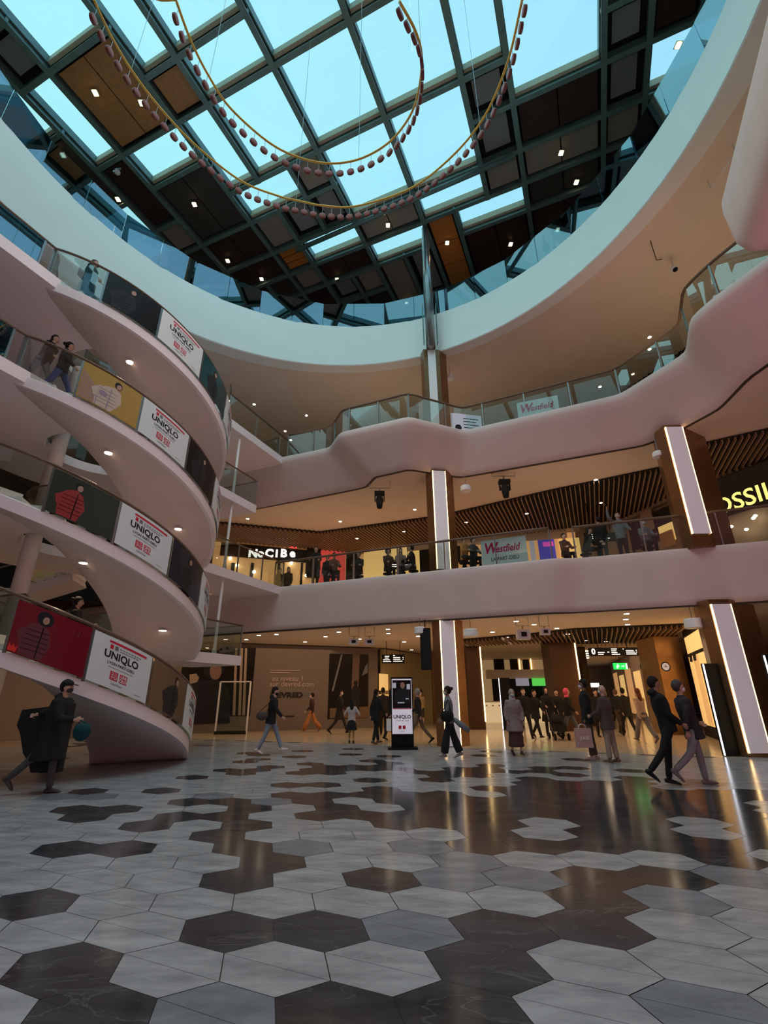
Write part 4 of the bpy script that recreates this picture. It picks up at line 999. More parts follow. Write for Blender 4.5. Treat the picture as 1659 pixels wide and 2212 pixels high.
# behind the top gallery
wall('wall_back', W(-21, 26.5), W(3, 26.5), Z2, Z2C, M['wallbrown'], 0.2)
wall('wall_right', W(9.6, 24), W(9.6, 6), Z2, Z2C, M['wallbrown'], 0.2)
wall('wall_right', W(9.6, 26), W(9.6, 6), Z1, Z1C, M['wallbrown'], 0.2)

# ================================================================== GROUND FLOOR BACKDROP
hA, hB = Vector((-13.4, 21.7)), Vector((-0.4, 27.25))
hd = Shop('hoarding', 'taupe shop hoarding with two tall photographs and faint lettering behind the walkers', hA, hB, 0, Z0C + 0.0, M['hoard'], cat='hoarding')
def quad(sh, nm, P, m, d):
    mb = MB(); mb.add([sh.S(*sh.px(x, y), d) for x, y in P], [tuple(range(len(P)))]); return mb.build(nm, m, sh.t)
hd.panel('left_photograph', 400, 1395, 540, 1546, M['postblack'], 0.02, 0.02)
a, z = hd.px(461, 1450); mb = MB(); draw_ell(mb, hd.S, a, z + 0.12, 0.46, 0.52, 0.025); mb.build('left_hair', M['ink'], hd.t)
mb = MB(); draw_ell(mb, hd.S, a + 0.10, z, 0.27, 0.40, 0.03, 0.15); mb.build('left_face', mat('printed_skin_dim', (0.22, 0.13, 0.10), 0.6), hd.t)
mb = MB(); draw_poly(mb, hd.S, [(a - 1.9, z - 2.3), (a + 1.0, z - 2.3), (a + 0.8, z - 0.7), (a + 0.2, z - 0.38), (a - 0.5, z - 0.4), (a - 1.3, z - 0.8)], 0.032); mb.build('left_coat', M['ink'], hd.t)
quad(hd, 'left_patch', [(409, 1457), (424, 1455), (430, 1464), (426, 1474), (410, 1478)][::-1], M['wallbrown'], 0.03)
for x in (508, 520, 529): quad(hd, 'left_stripe', [(x - 6, 1545), (x, 1545), (x + 5, 1400), (x, 1400)], M['wallbrown'], 0.03)
hd.panel('right_photograph', 712, 1412, 795, 1551, M['postblack'], 0.02, 0.02)
quad(hd, 'sky_patch', [(781, 1460), (794, 1453), (794, 1432), (788, 1440)], M['inkgrey'], 0.03)
quad(hd, 'light_post', [(757, 1530), (772, 1532), (777, 1412), (762, 1412)], mat('printed_bronze', (0.16, 0.10, 0.08), 0.6), 0.028)
quad(hd, 'diagonal_bar', [(716, 1493), (720, 1493), (740, 1414), (736, 1414)], M['inkgrey'], 0.03)
quad(hd, 'printed_ground', [(712, 1551), (795, 1551), (795, 1526), (712, 1530)], M['postbrown'], 0.03)
mb = MB(); S = hd.S
a, z = hd.px(767, 1500); draw_poly(mb, S, [(a - .2, z - .9), (a - .03, z - .9), (a, z - .3), (a + .05, z - .9), (a + .22, z - .9), (a + .3, z + .2), (a + .12, z + .42), (a - .1, z + .42), (a - .28, z + .15)], 0.035); draw_ell(mb, S, a + .02, z + .55, .12, .15, 0.035); mb.build('printed_figure', M['ink'], hd.t)
TX = mat('hoarding_lettering', (0.52, 0.40, 0.34), 0.6)
hd.text('lettering', 'au niveau 1', 622, 1466, 0.36, TX, 0.03, sx=1.0); hd.text('lettering', 'sur devred.com', 631, 1478, 0.36, TX, 0.03, sx=1.0)
hd.text('lettering', 'DEVRED', 619, 1502, 0.34, M['ink'], 0.03, bold=0.012, sx=1.3); hd.text('lettering', '1902', 665, 1502, 0.34, M['inkgrey'], 0.03, sx=0.9)
hd.panel('small_print', 583, 1447, 648, 1449, TX, 0.03, 0.01); hd.panel('small_print', 583, 1452, 625, 1454, TX, 0.03, 0.01); hd.panel('small_print', 610, 1546, 636, 1548, M['ink'], 0.03, 0.01)
gw = Shop('display_wall', 'ochre display wall with glowing lettering beyond the hoarding', hB + Vector((0.35, 0.2)), (3.4, 33.5), 0, Z0C + 0.0, M['greenwall'], cat='wall panel')
gw.panel('glowing_patch', 818, 1455, 838, 1492, M['shopyellow'], 0.02, 0.01); gw.panel('glowing_patch', 818, 1500, 866, 1504, M['shopyellow'], 0.02, 0.01)
ls = Shop('left_shopfront', 'dim warm shopfront with yellow lit patch glimpsed under the lowest stair flight', (-22.5, 15.5), (-13.9, 21.3), 0, Z0C, M['wallbrown'], cat='shopfront')
ls.panel('lit_display', 0.6, 1.2, 2.2, 2.2, M['shopyellow'], 0.04, 0.03, px=False); ls.panel('lit_display', 5.6, 0.3, 7.6, 2.6, M['shopwarm'], 0.04, 0.03, px=False); ls.panel('dark_door', 3.2, 0.02, 5.0, 2.5, M['matblack'], 0.04, 0.03, px=False)
l1s = Shop('left_shopfront', 'dark first gallery shop with red and yellow hexagon signs seen behind the stair core', (-24.5, 14.5), (-11.2, 24.4), Z1, Z1C - 0.05, M['black'], cat='shopfront')
l1s.panel('olive_wall', 50, 1225, 125, 1262, M['greenwall'], 0.03, 0.02); l1s.panel('lit_window', 88, 1220, 95, 1232, M['shopyellow'], 0.06, 0.02); l1s.panel('lit_window', 106, 1226, 119, 1235, M['shopyellow'], 0.06, 0.02)
for (x, y, r_, m_) in ((64, 1222, 0.20, M['signred']), (149, 1224, 0.20, M['signyellow'])):
    a, z = l1s.px(x, y); mb = MB(); mb.tube([l1s.S(a, z, 0.1), l1s.S(a, z, 0.2)], r_, 6); mb.build('hexagon_sign', m_, l1s.t)
a, z = l1s.px(75, 1192); mb = MB(); draw_ell(mb, l1s.S, a, z, 0.28, 0.45, 0.05, 0.3); mb.build('red_display', mat('display_red', (0.5, 0.08, 0.07), 0.6, em=(0.8, 0.08, 0.06), es=0.15), l1s.t)
def boxthing(name, label, cat, c, d, m, part='body', rz=0, group=None):
    t = thing(name, label, cat, (c[0], c[1], c[2] - d[2] / 2), group); MB().box(c, d, rz).build(part, m, t); return t
def pillar(label, x0, x1, ytop, Y, dp, strip=None, m='copper'):
    a = aty(x0, ytop, Y); b = aty(x1, ytop, Y); w_ = b.x - a.x; c = ((a.x + b.x) / 2, Y + dp / 2, Z0C / 2)
    t = boxthing('pillar', label, 'pillar', c, (w_, dp, Z0C), M[m], 'cladding', group='dark pillars in the passage')
    if strip is not None: MB().box((a.x if strip < 0 else b.x, Y - 0.02, Z0C / 2 + .1), (0.05, 0.05, Z0C - 0.5), 0).build('light_strip', M['led'], t)
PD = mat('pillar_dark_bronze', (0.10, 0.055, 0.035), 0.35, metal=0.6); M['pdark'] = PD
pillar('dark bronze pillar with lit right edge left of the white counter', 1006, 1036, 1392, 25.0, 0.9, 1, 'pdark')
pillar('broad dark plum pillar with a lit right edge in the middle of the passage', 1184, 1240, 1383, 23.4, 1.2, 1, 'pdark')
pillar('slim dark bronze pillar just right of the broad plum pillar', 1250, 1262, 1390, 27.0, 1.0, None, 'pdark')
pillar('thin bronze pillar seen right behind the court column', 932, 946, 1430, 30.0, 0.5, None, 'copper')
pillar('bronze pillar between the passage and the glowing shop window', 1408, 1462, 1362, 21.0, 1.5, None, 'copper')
# counter
t = thing('service_counter', 'long white service counter lit from below at the back of the passage', 'counter', (6.2, 30.8, 0))
a, b = aty(1008, 1560, 30.7), aty(1192, 1560, 30.7)
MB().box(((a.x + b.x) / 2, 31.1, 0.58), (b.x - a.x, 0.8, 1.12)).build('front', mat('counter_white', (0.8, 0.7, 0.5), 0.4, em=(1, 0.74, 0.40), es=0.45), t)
MB().box(((a.x + b.x) / 2, 31.05, 1.17), (b.x - a.x + 0.1, 0.95, 0.06)).build('top', M['white'], t)
mb = MB()
for i in range(14): mb.ell((a.x + 0.5 + i * 0.38, 30.68, 0.95), (0.05, 0.02, 0.04), 8, 5)
mb.build('printed_band', M['wallbrown'], t)
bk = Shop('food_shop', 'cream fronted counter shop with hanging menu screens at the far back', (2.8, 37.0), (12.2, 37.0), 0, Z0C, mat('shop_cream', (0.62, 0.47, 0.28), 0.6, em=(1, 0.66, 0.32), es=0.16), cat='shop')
bk.panel('opening', 1062, 1467, 1192, 1530, M['matblack'], 0.03); bk.panel('beam', 1048, 1448, 1192, 1466, M['ceiling'], 0.8, 0.7)
bk.panel('upper_niche', 1065, 1418, 1090, 1448, M['matblack'], 0.04); bk.panel('upper_niche', 1100, 1421, 1120, 1448, M['matblack'], 0.04); bk.panel('upper_niche', 1128, 1425, 1145, 1448, M['matblack'], 0.04)
for x in (1121, 1146): bk.panel('light_strip', x, 1420, x + 2, 1449, M['led'], 0.06)
bk.panel('green_screen', 1141, 1466, 1173, 1482, M['screengreen'], 0.9, 0.05); bk.panel('grey_screen', 1107, 1466, 1136, 1482, M['screengrey'], 0.9, 0.05)
bk.panel('black_screen', 1177, 1466, 1194, 1482, M['black'], 0.9, 0.05); bk.text('number', '10', 1190, 1477, 0.35, M['signwhite'], 0.93)
# passage walls
pw = Shop('shop_row', 'row of brightly lit shopfronts running down the right side of the passage', (20.0, 44.0), (13.3, 23.5), 0, Z0C + 0.02, M['wallbrown'], cat='shopfront')
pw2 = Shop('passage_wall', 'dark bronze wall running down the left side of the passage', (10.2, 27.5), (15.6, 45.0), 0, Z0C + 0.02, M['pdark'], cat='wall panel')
for i in range(5):
    a = 1.0 + i * 3.6; pw_ = MB(); S = Plane2(pw.A, pw.X, (0, 0, 1)); S.N = S.N
    pw_.prism([S(a, 0, 0.02), S(a + 2.6, 0, 0.02), S(a + 2.6, 0, -0.02), S(a, 0, -0.02)], 0.3, 2.9 if i % 2 else 3.2); pw_.build('lit_window', M['shopyellow'] if i % 2 else M['shopwarm'], pw.t)
for i in range(6):
    t_ = 0.3 + i * 0.12; p = Vector((12.3, 25, 0)).lerp(Vector((16.8, 42, 0)), t_)
    c = boxthing('linear_lamp', 'slim linear lamp crossing the passage ceiling', 'lamp', (p.x - 1.2, p.y, Z0C + 0.02), (1.7, 0.06, 0.03), M['lamp'], 'tube', AX + radians(8), 'passage ceiling lamps')
boxthing('end_sign', 'glowing white sign band closing the far end of the passage', 'sign', (16.6, 44.3, 2.3), (4.5, 0.1, 0.35), M['signwhite'], 'face')
# shop window right
sw = Shop('shop_window', 'tall black framed shop window glowing yellow behind the wide column', (12.75, 20.75), (11.05, 16.7), 0, Z0C + 0.02, M['matblack'], 0.1, cat='shop window')
L = sw.L
sw.panel('lit_interior', 0.35, 0.42, L - 0.1, 2.95, M['shopyellow'], 0.03, 0.02, px=False); sw.panel('lit_transom', 0.35, 3.08, L - 0.1, 3.72, M['shopyellow'], 0.03, 0.02, px=False)
sw.panel('curtain_fold', 1.4, 0.45, 2.3, 2.93, mat('curtain_amber', (0.7, 0.5, 0.25), 0.8, em=(1, 0.55, 0.2), es=0.35), 0.04, 0.01, px=False)
for a in (1.5, 2.3):
    m = MB(); m.tube([sw.S(a, 2.98, 0.12), sw.S(a + 0.12, 2.72, 0.16)], 0.05, 10); m.build('track_spot', M['matblack'], sw.t, smooth=True)

# ================================================================== TOTEMS, KIOSK, FRAMES
def totem(label, x, ytop, ybase, wpx, led=-1):
    p = atz(x, ybase, 0); top = aty(x - (0 if x < 900 else 0), ytop, p.y); h = top.z; w_ = wpx / F * p.y * 1.0
    t = thing('led_totem', label, 'display totem', p, 'black display totems')
    MB().box((p.x + w_ / 2, p.y + 0.05, h / 2), (w_, 0.10, h)).build('body', M['black'], t)
    MB().box((p.x + (0 if led < 0 else w_), p.y - 0.01, h / 2), (0.028, 0.03, h - 0.04)).build('light_edge', M['ledwhite'], t)
    return t
totem('black display totem with a white lit edge left of the wide column', 1566, 1433, 1634, 30)
totem('black display totem with white lit edge standing behind the woman in the long coat', 1087, 1464, 1577, 22)
p = Vector((10.45, 12.6, 0)); t = thing('led_totem', 'black display totem cut by the right edge in front of the wide column', 'display totem', p, 'black display totems')
p = aty(1650, 1600, 13.0); t.location = (p.x, 13.0, 0)
MB().box((p.x + 0.9, 13.05, 1.25), (0.6, 0.1, 2.5)).build('body', M['black'], t); MB().box((p.x + 0.60, 12.99, 1.25), (0.028, 0.03, 2.45)).build('light_edge', M['ledwhite'], t)
# advertising kiosk
kp = atz(870, 1618, 0); KX, KY = kp.x, kp.y
t = thing('advertising_kiosk', 'freestanding black advertising screen showing a lettered white poster on the court floor', 'kiosk', kp)
MB().box((KX, KY, 1.06), (0.70, 0.12, 2.10)).build('body', M['black'], t); MB().prism([(KX - 0.46, KY - 0.28), (KX + 0.46, KY - 0.28), (KX + 0.46, KY + 0.28), (KX - 0.46, KY + 0.28)], 0, 0.05).build('base_plate', M['black'], t)
S = Plane2((KX, KY - 0.065, 1.2), (1, 0, 0), (0, 0, 1))
m = MB(); draw_rect(m, S, -0.32, -0.77, 0.32, 0.86, 0.002); m.build('screen', mat('kiosk_screen', (0.7, 0.66, 0.72), 0.3, em=(0.70, 0.66, 0.78), es=0.38), t)
m = MB(); draw_rect(m, S, -0.30, -0.02, 0.30, 0.82, 0.005); m.build('photograph', M['postblack'], t)
m = MB(); draw_poly(m, S, [(-0.26, 0.12), (0.27, 0.12), (0.24, 0.45), (0.12, 0.58), (-0.08, 0.56), (-0.22, 0.42)], 0.008); m.build('printed_jacket', DARKJ, t)
m = MB(); draw_ell(m, S, 0.03, 0.66, 0.075, 0.10, 0.010); m.build('printed_face', SKIN, t)
m = MB()
for (x0, y0, x1, y1) in ((-0.29, 0.58, -0.18, 0.74), (0.16, 0.54, 0.27, 0.70), (-0.14, 0.12, 0.08, 0.155), (0.12, 0.24, 0.22, 0.27)): draw_rect(m, S, x0, y0, x1, y1, 0.011)
m.build('printed_highlights', M['screengrey'], t)
m = MB(); draw_rect(m, S, -0.30, -0.055, 0.30, -0.025, 0.006); 
for x in (-0.075, 0.055): draw_rect(m, S, x - 0.045, -0.63, x + 0.045, -0.53, 0.006)
m.build('red_marks', M['logored'], t)
m = MB(); draw_text(m, S, 'UNIQLO', 0, -0.28, 0.145, 0.006, bold=0.004); draw_text(m, S, 'LYON PART-DIEU', 0, -0.39, 0.052, 0.006); draw_text(m, S, 'LifeWear', 0, -0.69, 0.045, 0.006); m.build('lettering', M['ink'], t)
# security frames
def frame(label, x0, x1, yt, yb, Y):
    a = aty(x0, yb, Y); b = aty(x1, yb, Y); h = aty(x0, yt, Y).z
    t = thing('portal_frame', label, 'frame', (a.x, Y, 0), 'white portal frames')
    for x in (a.x, b.x): MB().box((x, Y, h / 2), (0.05, 0.12, h)).build('upright', M['white'], t)
    MB().box(((a.x + b.x) / 2, Y, h), (b.x - a.x, 0.12, 0.05)).build('top_rail', M['white'], t)
    MB().box(((a.x + b.x) / 2, Y, 0.06), (b.x - a.x, 0.3, 0.12)).build('threshold', M['matblack'], t)
    MB().box(((a.x + b.x) / 2, Y + 0.02, h / 2), (b.x - a.x - .05, 0.015, h - .1)).build('glass_pane', M['glass'], t)
frame('slender white portal frame on a dark threshold in front of the hoarding', 465, 532, 1473, 1580, 23.2)

# ================================================================== SIGNS
def hang_sign(label, x0, x1, y0, y1, Y, ztop, lines, num=None, nm='wayfinding_sign'):
    a = aty(x0, (y0 + y1) / 2, Y); b = aty(x1, (y0 + y1) / 2, Y); zt = aty((x0 + x1) / 2, y0, Y).z; zb = aty((x0 + x1) / 2, y1, Y).z
    c = Vector(((a.x + b.x) / 2, Y, (zt + zb) / 2)); w_ = b.x - a.x; h = zt - zb
    t = thing(nm, label, 'sign', (c.x, Y, zb)); MB().box(c, (w_, 0.12, h)).build('board', M['black'], t)
    for s in (-0.3, 0.3): MB().tube([(c.x + s * w_, Y, zt), (c.x + s * w_, Y, ztop + 0.06)], 0.015, 6).build('hanger', M['black'], t)
    S = Plane2((c.x, Y - 0.062, c.z), (1, 0, 0), (0, 0, 1)); m = MB()
    for (x, y, l) in lines: draw_rect(m, S, x * w_ / 2, y * h / 2 - 0.018, (x + l) * w_ / 2, y * h / 2 + 0.018, 0.004)
    if num: draw_text(m, S, num, -0.84 * w_ / 2, 0, h * 0.95, 0.004, bold=0.01)
    m.build('lettering', M['signwhite'], t)
hang_sign('black hanging direction sign with a white 0 over the passage', 1272, 1377, 1399, 1417, 20.3, Z0C, [(-0.66, -0.15, 0.28), (-0.66, -0.6, 0.22), (-0.27, -0.1, 0.08), (-0.1, 0.65, 0.24), (-0.1, 0.2, 0.2), (-0.1, -0.2, 0.24), (-0.1, -0.62, 0.34), (0.38, 0.65, 0.04), (0.5, 0.25, 0.32), (0.5, -0.15, 0.36), (0.5, -0.58, 0.42), (0.9, 0.3, 0.05), (0.9, -0.15, 0.05)], '0')
hang_sign('small black hanging direction sign in front of the ochre wall', 825, 874, 1414, 1433, 24.0, Z0C, [(-0.75, 0.6, 0.4), (-0.75, 0.2, 0.35), (-0.9, -0.2, 0.6), (-0.9, -0.6, 0.7), (0.0, 0.75, 0.15), (0.0, 0.3, 0.6), (0.0, -0.1, 0.62), (0.0, -0.55, 0.8), (0.82, 0.3, 0.08), (0.82, -0.1, 0.08)])
hang_sign('black hanging direction sign with a white 1 over the first gallery', 1263, 1335, 1151, 1169, 20.0, Z1C, [(-0.6, 0.5, 0.4), (-0.6, 0.0, 0.4), (-0.6, -0.45, 0.15), (0.05, 0.5, 0.1), (0.05, 0.0, 0.25), (0.05, -0.4, 0.4)], '1')
hang_sign('black hanging sign with white lines over the seated people on the first gallery', 833, 892, 1212, 1229, 23.0, Z1C, [(-0.7, 0.5, 0.6), (-0.7, 0.0, 0.5), (-0.7, -0.5, 0.55), (0.1, 0.5, 0.5), (0.1, 0.0, 0.6), (0.1, -0.5, 0.4)])
# exit sign
p = aty(1341, 1439, 24.0); t = thing('exit_sign', 'green illuminated exit sign with running figure and arrow in the passage', 'sign', (p.x, 24, p.z - .15))
MB().box((p.x, 24.05, p.z), (0.66, 0.08, 0.30)).build('light_box', M['exitgreen'], t)
S = Plane2((p.x, 24.0, p.z), (1, 0, 0), (0, 0, 1)); m = MB()
draw_ell(m, S, -0.14, 0.09, 0.025, 0.025, 0.003); draw_poly(m, S, [(-0.20, -0.10), (-0.15, -0.10), (-0.11, 0.0), (-0.05, -0.02), (-0.05, 0.0), (-0.10, 0.04), (-0.14, 0.06), (-0.20, 0.02), (-0.22, -0.02)], 0.003)
draw_poly(m, S, [(0.02, -0.015), (0.12, -0.015), (0.12, -0.05), (0.18, 0.0), (0.12, 0.05), (0.12, 0.015), (0.02, 0.015)], 0.003); draw_rect(m, S, 0.24, -0.12, 0.32, 0.12, 0.003); m.build('pictogram', M['signwhite'], t)
MB().tube([(p.x, 24.05, p.z + 0.15), (p.x, 24.05, Z0C)], 0.012, 6).build('hanger', M['black'], t)
def round_sign(label, x, y, r, Y, rim):
    p = aty(x, y, Y); rr = r / F * Y * 1.05; t = thing('projecting_sign', label, 'sign', (p.x, Y, p.z - rr))
    m = MB(); m.tube([(p.x, Y, p.z), (p.x, Y + 0.1, p.z)], rr, 24); m.build('drum', M['black'], t)
    S = Plane2((p.x, Y - 0.004, p.z), (1, 0, 0), (0, 0, 1)); m = MB(); draw_ell(m, S, 0, 0, rr * (0.58 if not rim else 0.8), rr * (0.58 if not rim else 0.8), 0.002); m.build('lit_face', M['signwhite'] if not rim else M['screengrey'], t)
    m = MB(); draw_rect(m, S, -rr * .3, -rr * .1, rr * .3, rr * .12, 0.006); draw_ell(m, S, 0, rr * .28, rr * .12, rr * .12, 0.006); m.build('emblem', M['inkgrey'], t)
    MB().box((p.x + rr + 0.25, Y + 0.05, p.z), (0.6, 0.04, 0.04)).build('arm', M['black'], t)
round_sign('round black projecting sign with a white lit centre, nearer of two', 1397, 1440, 11, 22.5, False)
round_sign('round projecting sign with pale lit face right of the black round one', 1438, 1440, 9, 21.0, True)
# ================================================================== HANGING EQUIPMENT
def drum_speaker(label, x, y, wpx, hpx, Y, ztop):
    p = aty(x, y, Y); r = wpx / 2 / F * Y; h = hpx / F * Y
    t = thing('drum_speaker', label, 'speaker', (p.x, Y, p.z - h / 2), 'round white ceiling speakers')
    m = MB(); m.tube([(p.x, Y, p.z - h / 2), (p.x, Y, p.z - h / 2 + 0.02), (p.x, Y, p.z + h / 2 - 0.03), (p.x, Y, p.z + h / 2)], [r * 0.9, r, r, r * 0.85], 24); o = m.build('housing', M['white'], t); smooth_angle(o, 40)
    MB().tube([(p.x, Y, p.z + h / 2), (p.x, Y, ztop + 0.075)], 0.012, 6).build('hanger', M['chrome'], t)
drum_speaker('white drum speaker hanging just right of the slim column on the ground floor', 1017, 1367, 31, 15, 16.6, Z0C)
drum_speaker('white drum speaker hanging just left of the slim column on the ground floor', 907, 1362, 24, 14, 16.6, Z0C)
drum_speaker('mauve-white drum speaker beside the wide column on the ground floor', 1497, 1347, 34, 20, 14.35, Z0C)
drum_speaker('white drum speaker beside the wide column under the top gallery', 1422, 982, 26, 14, 14.3, Z1C)
drum_speaker('white drum speaker right of the slim column under the top gallery', 1006, 1056, 26, 14, 17.3, Z1C)
drum_speaker('white drum speaker right of the slim column under the round opening', 972, 816, 20, 12, 18.2, Z2C)
p = aty(920, 1400, 16.5); t = thing('column_speaker', 'long black loudspeaker hanging left of the slim column', 'speaker', (p.x, 16.5, 2.7)); zt = aty(920, 1357, 16.5).z; zb = aty(920, 1447, 16.5).z
MB().box((p.x, 16.6, (zt + zb) / 2), (0.34, 0.30, zt - zb)).build('cabinet', M['black'], t); MB().box((p.x, 16.44, (zt + zb) / 2), (0.30, 0.02, zt - zb - .06)).build('grille', M['matblack'], t); MB().tube([(p.x, 16.6, zt), (p.x, 16.6, Z0C)], 0.02, 6).build('hanger', M['black'], t)
def moving_head(label, x, y, Y, ztop, hpx, m_):
    p = aty(x, y, Y); s = hpx / 30 * 0.30
    t = thing('stage_light', label, 'spotlight', p, 'hanging stage lights')
    MB().box((p.x, p.y, p.z + s * 0.75), (s * 0.95, s * 0.6, s * 0.30)).build('base', m_, t)
    for q in (-1, 1): MB().box((p.x + q * s * 0.42, p.y, p.z + s * 0.35), (s * 0.10, s * 0.28, s * 0.8)).build('yoke', m_, t)
    m = MB(); m.tube([(p.x, p.y, p.z + s * 0.45), (p.x, p.y - .02, p.z + s * 0.1), (p.x, p.y - .04, p.z - s * 0.5), (p.x, p.y - .05, p.z - s * 0.75)], [s * 0.25, s * 0.36, s * 0.28, s * 0.24], 14); m.build('head', m_, t, smooth=True)
    MB().tube([(p.x - s, p.y, ztop + .06), (p.x - s, p.y, p.z + s * 1.3), (p.x + s, p.y, p.z + s * 1.3), (p.x + s, p.y, ztop + .06)], 0.018, 6).build('bracket', M['chrome'], t)
    MB().tube([(p.x, p.y, p.z + s * 0.9), (p.x, p.y, p.z + s * 1.3)], 0.03, 6).build('clamp', M['chrome'], t)
moving_head('black stage light hanging under the top gallery left of the slim column', 820, 1082, 17.9, Z1C, 44, M['matblack'])
moving_head('black stage light hanging under the top gallery right of the slim column', 1091, 1058, 17.2, Z1C, 46, M['matblack'])
def projector(label, x, y, w_, h_, Y, face):
    p = aty(x, y, Y); a = w_ / F * Y; b = h_ / F * Y
    t = thing('box_projector', label, 'projector', (p.x, Y, p.z - b / 2), 'white box projectors under the first gallery')
    o = MB().box((p.x, Y + a * .3, p.z), (a, a * 0.6, b)).build('housing', M['white'], t)
    MB().box((p.x, Y - 0.01, p.z), (a * 0.42, 0.03, b * 0.45)).build('lens', face, t)
    MB().tube([(p.x - a / 2, Y + .1, Z0C + .06), (p.x - a / 2, Y + .1, p.z + b * .9), (p.x + a / 2, Y + .1, p.z + b * .9), (p.x + a / 2, Y + .1, Z0C + .06)], 0.014, 6).build('bracket', M['chrome'], t)
    MB().tube([(p.x, Y + .1, p.z + b * .5), (p.x, Y + .1, p.z + b * .9)], 0.02, 6).build('clamp', M['chrome'], t)
projector('left one of twin white box projectors under the first gallery', 764, 1386, 20, 13, 18.8, M['matblack'])
projector('right one of twin white box projectors under the first gallery', 798, 1386, 20, 13, 18.8, M['matblack'])
projector('large white box projector right of the slim column under the first gallery', 1132, 1370, 27, 20, 16.6, M['matblack'])
projector('small grey-white box projector right of the large white one', 1179, 1364, 20, 13, 16.2, M['matblack'])
# dome camera and bare wires under the round opening rim
p = atz(1450, 560, Z2C + 0.06); t = thing('dome_camera', 'white dome camera hanging from the ceiling beyond the round opening, upper right', 'camera', p)
MB().tube([p, p + Vector((0, 0, -0.35))], 0.03, 8).build('stem', M['white'], t); m = MB(); m.ell(p + Vector((0, 0, -0.45)), (0.13, 0.13, 0.12), 14, 8); m.build('housing', M['white'], t, smooth=True); m = MB(); m.ell(p + Vector((0, -0.03, -0.52)), (0.09, 0.09, 0.08), 12, 8); m.build('lens_dome', M['black'], t, smooth=True)
p = atz(1405, 520, Z2C + 0.06); q = atz(1418, 562, Z2C - 0.05); MB().tube([p, p.lerp(q, 0.5) + Vector((0, 0, -.12)), q, q + Vector((0.25, 0.05, 0.1))], 0.012, 6).build('loose_cable', M['matblack'], None); tag(bpy.data.objects['loose_cable'], 'loose dark cable drooping from the ceiling left of the dome camera', 'cable')
p = atz(1530, 393, Z2C + 0.02); q = atz(1583, 315, Z2C + 0.02); o = MB().tube([p + Vector((0, 0, 0.05)), p + Vector((0, 0, -0.3)), q + Vector((0, 0, -0.3)), q + Vector((0, 0, 0.05))], 0.018, 6).build('ceiling_bracket', M['white']); tag(o, 'thin white bracket bar hung from the ceiling near the pink gallery end', 'bracket')
for (x, y, lab) in ((703, 985 - 985 + 390, 'small white camera fixed to a roof beam at the left'), (474, 590, 'white camera cluster on a bracket by the reflecting glass')):
    pass
p = atz(254, 372, ZR - 0.35); t = thing('roof_camera', 'small pale camera fixed under a roof beam at the upper left', 'camera', p)
MB().tube([p + Vector((-0.15, 0, 0.2)), p + Vector((0.12, 0, 0.22))], 0.04, 8).build('arm', M['chrome'], t); m = MB(); m.ell(p, (0.12, 0.12, 0.14), 12, 8); m.build('housing', M['white'], t, smooth=True); MB().box(p + Vector((-.12, 0, .02)), (.12, .1, .1)).build('lens_box', M['chrome'], t)

# ================================================================== PEOPLE
_mc = {}
def cm(col, rough=0.8):
    k = (tuple(round(c, 3) for c in col), rough)
    if k not in _mc: _mc[k] = mat('cloth_%d' % len(_mc), col, rough, noise=0.08, nscale=9)
    return _mc[k]
BLK = (0.012, 0.012, 0.014); JEAN = (0.13, 0.17, 0.24); GREY = (0.14, 0.14, 0.15); SK1 = (0.48, 0.30, 0.22); SK2 = (0.20, 0.11, 0.07); HAIRD = (0.012, 0.009, 0.008); HAIRB = (0.10, 0.05, 0.03); WHT = (0.6, 0.6, 0.62)
EYE = mat('eye_dark', (0.02, 0.015, 0.012), 0.3)
WALK = dict(L=(0.45, 0.10), R=(-0.32, 0.40), la=(-0.35, 0.10, 0.25), ra=(0.35, 0.10, 0.45), lean=0.05)
WALK2 = dict(L=(-0.32, 0.40), R=(0.45, 0.10), la=(0.35, 0.10, 0.45), ra=(-0.35, 0.10, 0.25), lean=0.05)
STAND = dict(L=(0.05, 0.03), R=(-0.05, 0.03), la=(0.05, 0.12, 0.2), ra=(0.05, 0.12, 0.2), lean=0.02)
LEANR = dict(L=(0.05, 0.03), R=(-0.05, 0.03), la=(0.55, 0.15, 0.75), ra=(0.55, 0.15, 0.75), lean=0.12)
SIT = dict(L=(1.45, 1.45), R=(1.40, 1.40), la=(0.5, 0.12, 0.9), ra=(0.5, 0.12, 0.9), lean=0.08, sit=True)
def P_(base, **k): d = dict(base); d.update(k); return d
